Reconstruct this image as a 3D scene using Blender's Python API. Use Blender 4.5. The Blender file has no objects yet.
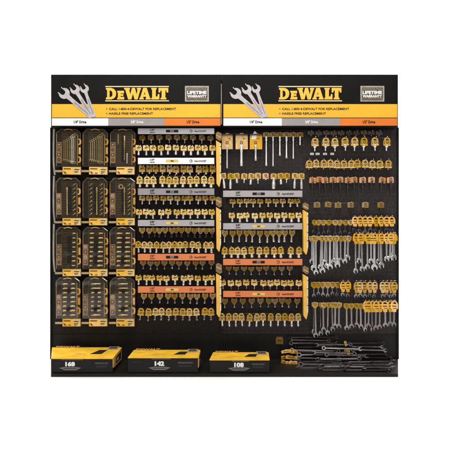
import bpy, bmesh, math, random
from mathutils import Vector, Matrix
random.seed(7)
R = math.radians
PI = math.pi
scene = bpy.context.scene
col = scene.collection

# ------------------------------------------------------------------ camera
S = 0.007                     # metres per photo pixel on the board plane (Y = 0)
D = 3.6                       # camera distance to the board
ZC = 152 * S * (D - 0.37) / D # camera height
cd = bpy.data.cameras.new('camera')
cam = bpy.data.objects.new('camera', cd); col.objects.link(cam)
cam.location = (0, -D, ZC); cam.rotation_euler = (R(90), 0, 0)
cd.sensor_width = 36; cd.lens = 36 * D / (450 * S); cd.clip_end = 100; cd.clip_start = 0.05
scene.camera = cam
# ------------------------------------------------------------------ world, lamps, exposure
w = bpy.data.worlds.new('World'); scene.world = w; w.use_nodes = True
w.node_tree.nodes['Background'].inputs[0].default_value = (1, .98, .96, 1)
w.node_tree.nodes['Background'].inputs[1].default_value = 0.09
scene.view_settings.view_transform = 'Standard'; scene.view_settings.look = 'None'
scene.view_settings.exposure = 0; scene.view_settings.gamma = 1
scene.view_settings.use_curve_mapping = False

def area(name, loc, target, sx, sy, power, colr=(1, 1, 1)):
    l = bpy.data.lights.new(name, 'AREA'); l.shape = 'RECTANGLE'; l.size = sx; l.size_y = sy
    l.energy = power; l.color = colr
    o = bpy.data.objects.new(name, l); col.objects.link(o); o.location = loc
    o.rotation_euler = (Vector(target) - Vector(loc)).to_track_quat('-Z', 'Y').to_euler()
    return o
area('key_light', (-0.5, -2.3, 3.3), (0, 0, 1.05), 2.4, 0.9, 31, (1, .95, .89))
area('front_light', (0.5, -5.6, 2.4), (0, 0, 1.0), 2.6, 1.6, 37, (1, .96, .92))  # added soft lamp behind the camera, brightens the front
area('floor_light', (0, -1.3, 4.2), (0, -1.2, 0), 4.5, 1.6, 150)  # added overhead lamp that drives the floor to white
area('backdrop_light', (-3.4, 0.9, 2.6), (-1.2, 3.6, .6), 1.5, 2.5, 150)  # added pair of lamps washing the backdrop white
area('backdrop_light', (3.4, 0.9, 2.6), (1.2, 3.6, .6), 1.5, 2.5, 150)
area('backdrop_top_light', (0, 1.3, 4.2), (0, 2.6, 0), 5, 1.2, 170)  # added too, whitens the backdrop from above

# ------------------------------------------------------------------ helpers
def P(x, y, Y=0.0):
    k = (D + Y) / D
    return Vector(((x - 225) * S * k, Y, ZC - (y - 225) * S * k))

def mat(name, base, rough=.5, metal=0.0, spec=.5, noise=0.0, nscale=40, rnd=0.0, bump=0.0, bscale=120,
        alpha=1.0, coat=0.0, dirt=None):
    m = bpy.data.materials.new(name); m.use_nodes = True
    nt = m.node_tree; b = nt.nodes['Principled BSDF']
    b.inputs['Roughness'].default_value = rough; b.inputs['Metallic'].default_value = metal
    b.inputs['Specular IOR Level'].default_value = spec
    b.inputs['Coat Weight'].default_value = coat
    b.inputs['Alpha'].default_value = alpha
    c = nt.nodes.new('ShaderNodeRGB'); c.outputs[0].default_value = (*base, 1); out = c.outputs[0]
    tc = nt.nodes.new('ShaderNodeTexCoord')
    if noise:
        n = nt.nodes.new('ShaderNodeTexNoise'); n.inputs['Scale'].default_value = nscale; n.inputs['Detail'].default_value = 5
        nt.links.new(tc.outputs['Object'], n.inputs['Vector'])
        mr = nt.nodes.new('ShaderNodeMapRange'); mr.inputs[1].default_value = .3; mr.inputs[2].default_value = .7
        mr.inputs[3].default_value = 1 - noise; mr.inputs[4].default_value = 1 + noise
        nt.links.new(n.outputs[0], mr.inputs[0])
        hs = nt.nodes.new('ShaderNodeHueSaturation'); nt.links.new(out, hs.inputs['Color']); nt.links.new(mr.outputs[0], hs.inputs['Value'])
        out = hs.outputs[0]
        rr = nt.nodes.new('ShaderNodeMapRange'); rr.inputs[3].default_value = max(.05, rough - .1); rr.inputs[4].default_value = min(1, rough + .12)
        nt.links.new(n.outputs[0], rr.inputs[0]); nt.links.new(rr.outputs[0], b.inputs['Roughness'])
    if rnd:
        oi = nt.nodes.new('ShaderNodeObjectInfo')
        mr = nt.nodes.new('ShaderNodeMapRange'); mr.inputs[3].default_value = 1 - rnd; mr.inputs[4].default_value = 1 + rnd
        nt.links.new(oi.outputs['Random'], mr.inputs[0])
        hs = nt.nodes.new('ShaderNodeHueSaturation'); nt.links.new(out, hs.inputs['Color']); nt.links.new(mr.outputs[0], hs.inputs['Value'])
        mh = nt.nodes.new('ShaderNodeMapRange'); mh.inputs[3].default_value = 1.12; mh.inputs[4].default_value = .85
        nt.links.new(oi.outputs['Random'], mh.inputs[0]); nt.links.new(mh.outputs[0], hs.inputs['Saturation'])
        out = hs.outputs[0]
    if bump:
        n = nt.nodes.new('ShaderNodeTexNoise'); n.inputs['Scale'].default_value = bscale; n.inputs['Detail'].default_value = 4
        nt.links.new(tc.outputs['Object'], n.inputs['Vector'])
        bp = nt.nodes.new('ShaderNodeBump'); bp.inputs['Strength'].default_value = bump; bp.inputs['Distance'].default_value = .002
        nt.links.new(n.outputs[0], bp.inputs['Height']); nt.links.new(bp.outputs[0], b.inputs['Normal'])
    nt.links.new(out, b.inputs['Base Color'])
    return m

def pegboard_mat(name, base, dot):
    m = mat(name, base, rough=.75, spec=.25, noise=.35, nscale=55, bump=.3)
    nt = m.node_tree; b = nt.nodes['Principled BSDF']
    src = b.inputs['Base Color'].links[0].from_socket
    tc = nt.nodes.new('ShaderNodeTexCoord'); sep = nt.nodes.new('ShaderNodeSeparateXYZ'); nt.links.new(tc.outputs['Object'], sep.inputs[0])
    def mth(op, a, bb=None):
        n = nt.nodes.new('ShaderNodeMath'); n.operation = op
        for i, v in enumerate((a, bb)):
            if v is None: continue
            if isinstance(v, (int, float)): n.inputs[i].default_value = v
            else: nt.links.new(v, n.inputs[i])
        return n.outputs[0]
    pitch = .0254
    def cell(s):
        f = mth('FRACT', mth('DIVIDE', s, pitch)); return mth('SUBTRACT', f, .5)
    cx, cz = cell(sep.outputs[0]), cell(sep.outputs[2])
    d = mth('SQRT', mth('ADD', mth('MULTIPLY', cx, cx), mth('MULTIPLY', cz, cz)))
    hole = mth('LESS_THAN', d, .14)
    mx = nt.nodes.new('ShaderNodeMixRGB'); nt.links.new(hole, mx.inputs[0]); nt.links.new(src, mx.inputs[1]); mx.inputs[2].default_value = (*dot, 1)
    nt.links.new(mx.outputs[0], b.inputs['Base Color'])
    return m

M = dict(
    backdrop=mat('backdrop_white', (.9, .9, .9), .9, spec=.1, noise=.01, nscale=3),
    blackboard=mat('sign_black', (.0065, .006, .0055), .55, spec=.12, noise=.25, nscale=9),
    yellow=mat('print_yellow', (.86, .45, .03), .5, spec=.3, noise=.05, nscale=4),
    logo=mat('logo_yellow', (.9, .5, .055), .45, spec=.3, noise=.08, nscale=60),
    logobar=mat('logo_bar_cream', (.7, .6, .35), .45, spec=.3),
    white=mat('print_white', (.86, .86, .84), .5, spec=.3, noise=.03, nscale=20),
    grey=mat('print_grey', (.32, .285, .27), .5, spec=.3, noise=.06, nscale=15),
    orange=mat('print_orange', (.74, .19, .022), .5, spec=.3, noise=.05, nscale=6),
    ink=mat('ink_black', (.012, .01, .01), .6, spec=.2),
    inkwhite=mat('ink_white', (.8, .8, .78), .5, spec=.3),
    inkgrey=mat('ink_grey', (.16, .15, .145), .5, spec=.3),
    tagprint=mat('tag_print', (.13, .085, .035), .6, spec=.2, noise=.5, nscale=300),
    brownink=mat('ink_brown', (.09, .055, .025), .6, spec=.2),
    badge=mat('badge_silver', (.36, .33, .27), .5, spec=.4, noise=.25, nscale=90),
    badgeband=mat('badge_band', (.12, .09, .05), .5, spec=.4, noise=.3, nscale=90),
    picsteel=mat('picture_steel', (.47, .43, .44), .5, spec=.4, noise=.12, nscale=40),
    picshade=mat('picture_steel_groove', (.27, .24, .25), .5, spec=.4, noise=.1, nscale=40),
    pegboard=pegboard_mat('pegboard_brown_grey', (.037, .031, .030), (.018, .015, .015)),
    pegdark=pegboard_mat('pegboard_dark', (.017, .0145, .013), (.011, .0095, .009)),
    black=mat('rack_black', (.011, .0095, .0085), .6, spec=.25, noise=.3, nscale=14, bump=.2),
    deck=mat('deck_black', (.008, .0068, .006), .5, spec=.25, noise=.3, nscale=10),
    post=mat('post_grey', (.2, .18, .17), .4, metal=.3, spec=.5, noise=.2, nscale=20),
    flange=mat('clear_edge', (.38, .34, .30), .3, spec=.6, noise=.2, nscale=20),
    silver=mat('strip_silver', (.46, .44, .44), .35, metal=.35, spec=.5, noise=.05, nscale=8),
    stripgrey=mat('strip_grey', (.3, .275, .275), .45, spec=.4, noise=.05, nscale=12),
    striplight=mat('strip_light_grey', (.40, .375, .38), .45, spec=.4, noise=.05, nscale=12),
    striporange=mat('strip_orange', (.70, .205, .065), .45, spec=.4, noise=.05, nscale=12),
    badgeyellow=mat('badge_yellow', (.74, .52, .12), .5, spec=.3),
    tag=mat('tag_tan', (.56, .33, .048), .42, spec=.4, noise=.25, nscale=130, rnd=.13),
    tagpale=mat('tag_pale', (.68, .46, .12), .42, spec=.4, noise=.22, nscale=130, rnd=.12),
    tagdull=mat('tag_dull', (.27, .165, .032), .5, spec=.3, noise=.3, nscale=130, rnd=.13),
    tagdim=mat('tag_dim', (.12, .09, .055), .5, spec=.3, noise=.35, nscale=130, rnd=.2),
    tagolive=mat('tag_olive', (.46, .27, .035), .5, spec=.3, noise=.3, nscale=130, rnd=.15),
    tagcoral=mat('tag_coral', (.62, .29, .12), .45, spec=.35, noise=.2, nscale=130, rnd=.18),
    cardyel=mat('card_yellow', (.78, .42, .045), .4, spec=.4, noise=.22, nscale=100, rnd=.14),
    cardamber=mat('card_amber', (.62, .36, .085), .4, spec=.4, noise=.3, nscale=70, rnd=.15),
    chrome=mat('chrome', (.92, .90, .89), .25, metal=1, noise=.08, nscale=9),
    satin=mat('satin_chrome', (.72, .69, .69), .34, metal=1, noise=.15, nscale=12, rnd=.12),
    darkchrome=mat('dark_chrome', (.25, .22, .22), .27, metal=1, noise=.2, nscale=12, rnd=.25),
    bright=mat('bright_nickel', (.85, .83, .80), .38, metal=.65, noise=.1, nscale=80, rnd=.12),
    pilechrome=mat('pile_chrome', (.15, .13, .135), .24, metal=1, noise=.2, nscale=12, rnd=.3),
    impact=mat('impact_black', (.035, .032, .03), .35, metal=.6, spec=.5),
    wire=mat('hook_wire', (.10, .09, .09), .35, metal=.8, spec=.5),
    case=mat('case_black', (.017, .013, .009), .42, spec=.35, noise=.3, nscale=60, rnd=.15),
    casein=mat('case_insert', (.030, .023, .014), .55, spec=.3, noise=.35, nscale=70),
    caserib=mat('case_rib', (.075, .055, .028), .4, spec=.4, noise=.4, nscale=120),
    coverbead=mat('cover_edge_gold', (.22, .15, .055), .35, spec=.5, noise=.6, nscale=45),
    brass=mat('tool_golden_steel', (.52, .42, .22), .32, metal=.75, noise=.2, nscale=90, rnd=.2),
    sticker=mat('sticker_brown', (.25, .165, .10), .5, spec=.35, noise=.2, nscale=80, rnd=.12),
    stickermark=mat('sticker_mark', (.52, .42, .33), .5, spec=.35),
    latch=mat('latch_amber', (.62, .32, .06), .4, spec=.4, noise=.25, nscale=90, rnd=.12),
    label=mat('label_yellow', (.86, .50, .085), .4, spec=.4, noise=.12, nscale=70, rnd=.06),
    labelpale=mat('label_pale', (.70, .52, .2), .45, spec=.4, noise=.2, nscale=120),
    labeledge=mat('label_gold_edge', (.42, .24, .06), .45, spec=.4, noise=.15, nscale=90),
    hinge=mat('hinge_gold', (.48, .36, .17), .35, metal=.3, spec=.5, noise=.2, nscale=90),
    blade=mat('divider_yellow', (.84, .47, .065), .42, spec=.4, noise=.1, nscale=14),
    bladeedge=mat('divider_pale_edge', (.75, .66, .42), .4, spec=.4, noise=.15, nscale=40),
    bladecap=mat('divider_brown_cap', (.21, .145, .06), .45, spec=.4, noise=.35, nscale=50),
    boxblack=mat('kit_black', (.009, .0075, .0072), .5, spec=.2, noise=.3, nscale=18, bump=.15, bscale=60),
    boxpanel=mat('kit_panel', (.018, .0155, .015), .45, spec=.3, noise=.3, nscale=30),
    boxyellow=mat('kit_yellow', (.86, .50, .035), .4, spec=.4, noise=.16, nscale=12),
    boxgold=mat('kit_side_gold', (.62, .38, .09), .4, spec=.4, noise=.2, nscale=30),
)

def clear_mat():
    m = bpy.data.materials.new('clear_plastic'); m.use_nodes = True; nt = m.node_tree; nt.nodes.clear()
    o = nt.nodes.new('ShaderNodeOutputMaterial'); mx = nt.nodes.new('ShaderNodeMixShader'); tr = nt.nodes.new('ShaderNodeBsdfTransparent'); gl = nt.nodes.new('ShaderNodeBsdfGlossy')
    gl.inputs['Roughness'].default_value = .12; tr.inputs[0].default_value = (.97, .95, .9, 1)
    tc = nt.nodes.new('ShaderNodeTexCoord'); n = nt.nodes.new('ShaderNodeTexNoise'); n.inputs['Scale'].default_value = 10; n.inputs['Detail'].default_value = 1.5; n.inputs['Distortion'].default_value = .4
    bp = nt.nodes.new('ShaderNodeBump'); bp.inputs['Strength'].default_value = 1; bp.inputs['Distance'].default_value = .010
    nt.links.new(tc.outputs['Object'], n.inputs['Vector']); nt.links.new(n.outputs[0], bp.inputs['Height']); nt.links.new(bp.outputs[0], gl.inputs['Normal'])
    mx.inputs[0].default_value = .028
    nt.links.new(tr.outputs[0], mx.inputs[1]); nt.links.new(gl.outputs[0], mx.inputs[2]); nt.links.new(mx.outputs[0], o.inputs[0])
    return m
M['clear'] = clear_mat()
def NB(): return bmesh.new()
def _mi(bm, n0, mi):
    bm.faces.ensure_lookup_table()
    for f in bm.faces[n0:]: f.material_index = mi
def box(bm, x0, x1, y0, y1, z0, z1, mi=0, bev=0.0):
    n0 = len(bm.faces)
    t = bmesh.new()
    g = bmesh.ops.create_cube(t, size=1)
    for v in g['verts']:
        v.co = Vector(((x0 + x1) / 2 + v.co.x * (x1 - x0), (y0 + y1) / 2 + v.co.y * (y1 - y0), (z0 + z1) / 2 + v.co.z * (z1 - z0)))
    if bev: bmesh.ops.bevel(t, geom=t.edges[:], offset=bev, segments=2, affect='EDGES', profile=.6)
    merge(bm, t, mi)
def merge(bm, t, mi=0):
    vm = {v: bm.verts.new(v.co) for v in t.verts}
    for f in t.faces:
        try: nf = bm.faces.new([vm[v] for v in f.verts])
        except ValueError: continue
        nf.material_index = mi if mi is not None else f.material_index
        nf.smooth = f.smooth
    t.free()
def prism(bm, pts, y0, y1, mi=0, bev=0.0):
    """pts = outline in (x, z); y0 = front, y1 = back"""
    t = bmesh.new()
    a = [t.verts.new((x, y0, z)) for x, z in pts]; b = [t.verts.new((x, y1, z)) for x, z in pts]
    t.faces.new(a); t.faces.new(b[::-1])
    n = len(pts)
    for i in range(n): t.faces.new((a[i], b[i], b[(i + 1) % n], a[(i + 1) % n]))
    bmesh.ops.recalc_face_normals(t, faces=t.faces[:])
    if bev:
        ed = [e for e in t.edges if all(abs(v.co.y - y0) < 1e-7 for v in e.verts)]
        bmesh.ops.bevel(t, geom=ed, offset=bev, segments=1, affect='EDGES')
    merge(bm, t, mi)
def lathe(bm, prof, cx=0, cy=0, seg=18, mi=0, axis='z', smooth=True):
    rings = []
    for r, z in prof:
        ring = []
        for i in range(seg):
            a = 2 * PI * i / seg
            if axis == 'z': co = (cx + r * math.cos(a), cy + r * math.sin(a), z)
            else: co = (z, cy + r * math.cos(a), cx + r * math.sin(a))
            ring.append(bm.verts.new(co))
        rings.append(ring)
    for q in range(len(rings) - 1):
        for i in range(seg):
            f = bm.faces.new((rings[q][i], rings[q][(i + 1) % seg], rings[q + 1][(i + 1) % seg], rings[q + 1][i]))
            f.smooth = smooth; f.material_index = mi
    for ring in (rings[0], rings[-1]):
        f = bm.faces.new(ring if ring is rings[-1] else ring[::-1]); f.material_index = mi
def tube(bm, pts, r, seg=8, mi=0):
    pts = [Vector(p) for p in pts]; rings = []
    for i, p in enumerate(pts):
        d = (pts[min(i + 1, len(pts) - 1)] - pts[max(i - 1, 0)]).normalized()
        q = d.to_track_quat('Z', 'Y')
        rings.append([bm.verts.new(p + q @ Vector((r * math.cos(2 * PI * j / seg), r * math.sin(2 * PI * j / seg), 0))) for j in range(seg)])
    for a, b in zip(rings, rings[1:]):
        for j in range(seg):
            f = bm.faces.new((a[j], a[(j + 1) % seg], b[(j + 1) % seg], b[j])); f.smooth = True; f.material_index = mi
    f = bm.faces.new(rings[0][::-1]); f.material_index = mi
    f = bm.faces.new(rings[-1]); f.material_index = mi
def arcband(bm, cx, cz, r0, r1, a0, a1, y0, y1, seg=10, mi=0):
    pts = [(cx + r1 * math.cos(R(a0 + (a1 - a0) * i / seg)), cz + r1 * math.sin(R(a0 + (a1 - a0) * i / seg))) for i in range(seg + 1)]
    pts += [(cx + r0 * math.cos(R(a1 + (a0 - a1) * i / seg)), cz + r0 * math.sin(R(a1 + (a0 - a1) * i / seg))) for i in range(seg + 1)]
    prism(bm, pts, y0, y1, mi)
def ringflat(bm, cx, cz, r0, r1, y0, y1, seg=20, mi=0):
    v = []
    for y in (y0, y1):
        for r in (r0, r1):
            v.append([bm.verts.new((cx + r * math.cos(2 * PI * i / seg), y, cz + r * math.sin(2 * PI * i / seg))) for i in range(seg)])
    fi, fo, bi, bo = v
    for i in range(seg):
        j = (i + 1) % seg
        for q in ((fi[i], fo[i], fo[j], fi[j]), (bo[i], bi[i], bi[j], bo[j]), (fo[i], bo[i], bo[j], fo[j]), (bi[i], fi[i], fi[j], bi[j])):
            f = bm.faces.new(q); f.material_index = mi

def mesh(name, bm, mats):
    me = bpy.data.meshes.new(name); bm.normal_update(); bm.to_mesh(me); bm.free()
    for m in (mats if isinstance(mats, (list, tuple)) else [mats]): me.materials.append(m)
    return me
def obj(name, me, parent=None, loc=(0, 0, 0), rot=None, label=None):
    o = bpy.data.objects.new(name, me); col.objects.link(o)
    o.location = loc
    if rot: o.rotation_euler = rot
    if parent: o.parent = parent
    if label: o['label'] = label
    return o
def tag(o, label, cat, group=None, kind=None):
    if kind: o['kind'] = kind
    if label: o['label'] = label
    if cat: o['category'] = cat
    if group: o['group'] = group
    return o
def thing(name, label, cat, loc=(0, 0, 0), group=None, rot=None):
    o = bpy.data.objects.new(name, None); col.objects.link(o); o.location = loc
    o.empty_display_size = .02
    if rot: o.rotation_euler = rot
    return tag(o, label, cat, group)
_txt = {}
def text_mesh(body, height, mats, width=None, weight=.0, depth=.0006, shear=0.0):
    key = (body, round(height, 5), mats.name, width, weight, shear)
    if key in _txt: return _txt[key]
    cu = bpy.data.curves.new('t', 'FONT'); cu.body = body; cu.size = 1; cu.offset = weight; cu.extrude = .01
    cu.align_x = 'CENTER'; cu.shear = shear; cu.resolution_u = 3
    o = bpy.data.objects.new('t', cu); col.objects.link(o)
    bpy.context.view_layer.update()
    me = bpy.data.meshes.new_from_object(o.evaluated_get(bpy.context.evaluated_depsgraph_get()))
    bpy.data.objects.remove(o); bpy.data.curves.remove(cu)
    xs = [v.co.x for v in me.vertices]; ys = [v.co.y for v in me.vertices]
    x0, x1, y0, y1 = min(xs), max(xs), min(ys), max(ys)
    sz = height / (y1 - y0); sx = sz if width is None else width / (x1 - x0)
    for v in me.vertices:
        x, y, z = v.co
        v.co = ((x - (x0 + x1) / 2) * sx, -z / .01 * depth / 2, (y - (y0 + y1) / 2) * sz)
    me.name = 'lettering'; me.materials.clear(); me.materials.append(mats)
    _txt[key] = me
    return me
def text(name, body, x, y, Y, wpx, hpx, m, parent, weight=.02, label=None):
    k = (D + Y) / D
    o = obj(name, text_mesh(body, hpx * S * k, m, wpx * S * k, weight), parent, label=label)
    p = P(x, y, Y)
    o.location = p - (parent.location if parent else Vector())
    return o
ORD = ['first', 'second', 'third', 'fourth', 'fifth', 'sixth', 'seventh', 'eighth', 'ninth', 'tenth', 'eleventh', 'twelfth', 'thirteenth', 'fourteenth']
def nth(i, n):
    return 'leftmost' if i == 0 else 'rightmost' if i == n - 1 else ORD[i] + ' from left'

# ------------------------------------------------------------------ setting: white studio sweep
bm = NB()
prof = [(-8, 0), (2.2, 0)] + [(2.2 + 1.4 * math.sin(R(a)), 1.4 - 1.4 * math.cos(R(a))) for a in range(10, 91, 10)] + [(3.6, 9)]
va = [[bm.verts.new((x, y, z)) for y, z in prof] for x in (-9, 9)]
for i in range(len(prof) - 1):
    f = bm.faces.new((va[0][i], va[1][i], va[1][i + 1], va[0][i + 1])); f.smooth = True
tag(obj('studio_backdrop', mesh('studio_backdrop', bm, M['backdrop'])), None, None, kind='structure')

# ------------------------------------------------------------------ the display rack
rack = thing('display_rack', 'tall black two-bay shop display rack with pegboard and low front deck', 'display rack', (0, 0, 0))
def wall(x0, x1, y0, y1, Yf, Yb, m, name, bev=0):
    a = P(x0, y0, Yf); b = P(x1, y1, Yf)
    bm = NB(); box(bm, a.x, b.x, Yf, Yb, b.z, a.z, 0, bev)
    return obj(name, mesh(name, bm, m), rack)
pb0 = P(51, 0).x; pb1 = P(398, 0).x
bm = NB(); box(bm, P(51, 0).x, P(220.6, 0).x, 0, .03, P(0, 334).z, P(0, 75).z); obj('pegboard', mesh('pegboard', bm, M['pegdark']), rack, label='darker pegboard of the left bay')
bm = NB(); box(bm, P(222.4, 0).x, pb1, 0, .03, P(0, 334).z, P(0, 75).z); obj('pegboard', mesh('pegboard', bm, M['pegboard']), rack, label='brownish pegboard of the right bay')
bm = NB(); box(bm, P(220.6, 0).x, P(222.4, 0).x, -.012, .03, .02, P(0, 75).z); obj('upright', mesh('upright', bm, M['black']), rack)
bm = NB(); box(bm, pb0, P(220.6, 0).x, -.004, .03, .02, P(0, 334).z - .001); box(bm, P(222.4, 0).x, pb1, -.004, .03, .02, P(0, 334).z - .001)
obj('kick_panel', mesh('kick_panel', bm, M['black']), rack)
# side edge strips
for xa, xb in ((51, 52.2), (396.6, 398)):
    bm = NB(); box(bm, P(xa, 0).x, P(xb, 0).x, -.02, -.004, .02, P(0, 128).z); obj('side_edge', mesh('side_edge', bm, M['black']), rack)
# deck (trapezoid so the front edge is as wide as the cases need)
bm = NB()
fx0 = P(51, 0, -.37).x; fx1 = P(398, 0, -.37).x
pl = [(pb0, .03), (pb1, .03), (pb1, 0), (fx1, -.37), (fx0, -.37), (pb0, 0)]
lo = [bm.verts.new((x, y, 0)) for x, y in pl]; hi = [bm.verts.new((x, y, .02)) for x, y in pl]
bm.faces.new(hi[::-1]); bm.faces.new(lo)
for i in range(6): bm.faces.new((lo[i], lo[(i + 1) % 6], hi[(i + 1) % 6], hi[i]))
bmesh.ops.recalc_face_normals(bm, faces=bm.faces[:])
obj('deck', mesh('deck', bm, M['deck']), rack)
# slim light flange down the left edge, one bowed piece per row of packs
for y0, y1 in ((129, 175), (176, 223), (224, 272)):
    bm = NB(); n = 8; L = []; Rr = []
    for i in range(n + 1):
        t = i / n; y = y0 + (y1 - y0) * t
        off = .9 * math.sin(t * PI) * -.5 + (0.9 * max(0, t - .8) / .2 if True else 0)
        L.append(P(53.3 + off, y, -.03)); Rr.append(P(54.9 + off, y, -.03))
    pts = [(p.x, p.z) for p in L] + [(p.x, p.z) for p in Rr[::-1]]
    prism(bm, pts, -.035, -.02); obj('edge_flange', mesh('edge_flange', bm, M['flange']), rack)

# ------------------------------------------------------------------ header signs
def wrench_outline(cx, cz, ang, Rh, sw, length, sw2=None, open_dir=20):
    """open-ended wrench polygon; head at (cx,cz); handle runs along angle ang (deg), metres"""
    sw2 = sw2 or sw
    pts = []
    # local: handle along +x ; jaws open towards -x rotated by open_dir
    a_s = math.degrees(math.asin(min(.95, sw / 2 / Rh)))
    g = .46 * Rh
    def rot(x, z, a): a = R(a); return (x * math.cos(a) - z * math.sin(a), x * math.sin(a) + z * math.cos(a))
    tip = math.degrees(math.asin(g / Rh))
    a0 = a_s; a1 = 180 + open_dir - tip - 6
    for i in range(9):
        a = a0 + (a1 - a0) * i / 8; rr = Rh * (1 + .05 * math.sin(i / 8 * PI)); pts.append((rr * math.cos(R(a)), rr * math.sin(R(a))))
    for x, z in ((-1.12 * Rh, g * 1.5), (-1.1 * Rh, g), (-.15 * Rh, g), (.1 * Rh, g * .5), (.1 * Rh, -g * .5), (-.15 * Rh, -g), (-.98 * Rh, -g), (-1.02 * Rh, -g * 1.45)):
        pts.append(rot(x, z, open_dir))
    b0 = 180 + open_dir + tip + 12; b1 = 360 - a_s
    for i in range(9):
        a = b0 + (b1 - b0) * i / 8; pts.append((Rh * math.cos(R(a)), Rh * math.sin(R(a))))
    pts.append((Rh * 1.7, -sw * .42)); pts.append((length, -sw2 / 2)); pts.append((length, sw2 / 2)); pts.append((Rh * 1.7, sw * .42))
    out = []
    for x, z in pts:
        x, z = rot(x, z, ang); out.append((cx + x, cz + z))
    return out

LETTERS = {
    'D': [(106, 88), (111.5, 88), (114.2, 89.2), (115.9, 91.3), (116.2, 93.8), (115.7, 96.4), (114, 98.5), (111.3, 99.5), (106, 99.5), (106, 97.8), (107.2, 97.3),
          (109.6, 97.3), (111.2, 97), (112.4, 95.7), (112.6, 93.7), (112.2, 91.8), (110.9, 90.7), (109.6, 90.6), (109.6, 97.29), (107.2, 97.29), (107.2, 90), (106, 89.6)],
    'e': [(117.3, 90.9), (124, 90.9), (124, 93.4), (120.6, 93.4), (120.6, 94.1), (123.4, 94.1), (123.4, 96), (120.6, 96), (120.6, 97), (124.2, 97), (124.2, 99.5), (117.3, 99.5), (117.3, 98), (118, 97.8), (118, 92.7), (117.3, 92.4)],
    'W': [(124.2, 88), (130, 88), (130, 89.5), (129.2, 89.8), (130.4, 94.6), (132, 88), (135, 88), (136.6, 94.6), (137.6, 89.8), (136.9, 89.5), (136.9, 88), (141, 88), (141, 89.4), (140.4, 89.8), (137.6, 99.5), (134.6, 99.5), (133, 93.8), (131.4, 99.5), (128.2, 99.5), (125.4, 89.8), (124.2, 89.4)],
    'A': [(143.2, 88), (146.8, 88), (149.9, 97.8), (150.6, 98.1), (150.6, 99.5), (145.6, 99.5), (145.6, 98.2), (146.4, 97.9), (146.1, 96.8), (143.4, 96.8), (143.1, 97.9), (143.8, 98.2), (143.8, 99.5), (139.4, 99.5), (139.4, 98.1), (140.2, 97.8),
          (141.9, 92.4), (144.1, 94.6), (145.4, 94.6), (144.7, 91.9), (144.1, 94.59), (141.9, 92.3)],
    'L': [(151.4, 88), (156.6, 88), (156.6, 89.4), (155.8, 89.8), (155.8, 96.6), (157.5, 96.6), (157.9, 94.2), (159.4, 94.2), (159.4, 99.5), (151.4, 99.5), (151.4, 98.1), (152.2, 97.8), (152.2, 89.8), (151.4, 89.4)],
    'T': [(158.6, 88), (168.3, 88), (168.3, 92.6), (166.8, 92.6), (166.2, 90.6), (165.4, 90.6), (165.4, 97.6), (166.4, 98), (166.4, 99.5), (160.6, 99.5), (160.6, 98), (161.7, 97.6), (161.7, 90.6), (160.7, 90.6), (160.1, 92.6), (158.6, 92.6)],
}
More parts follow.
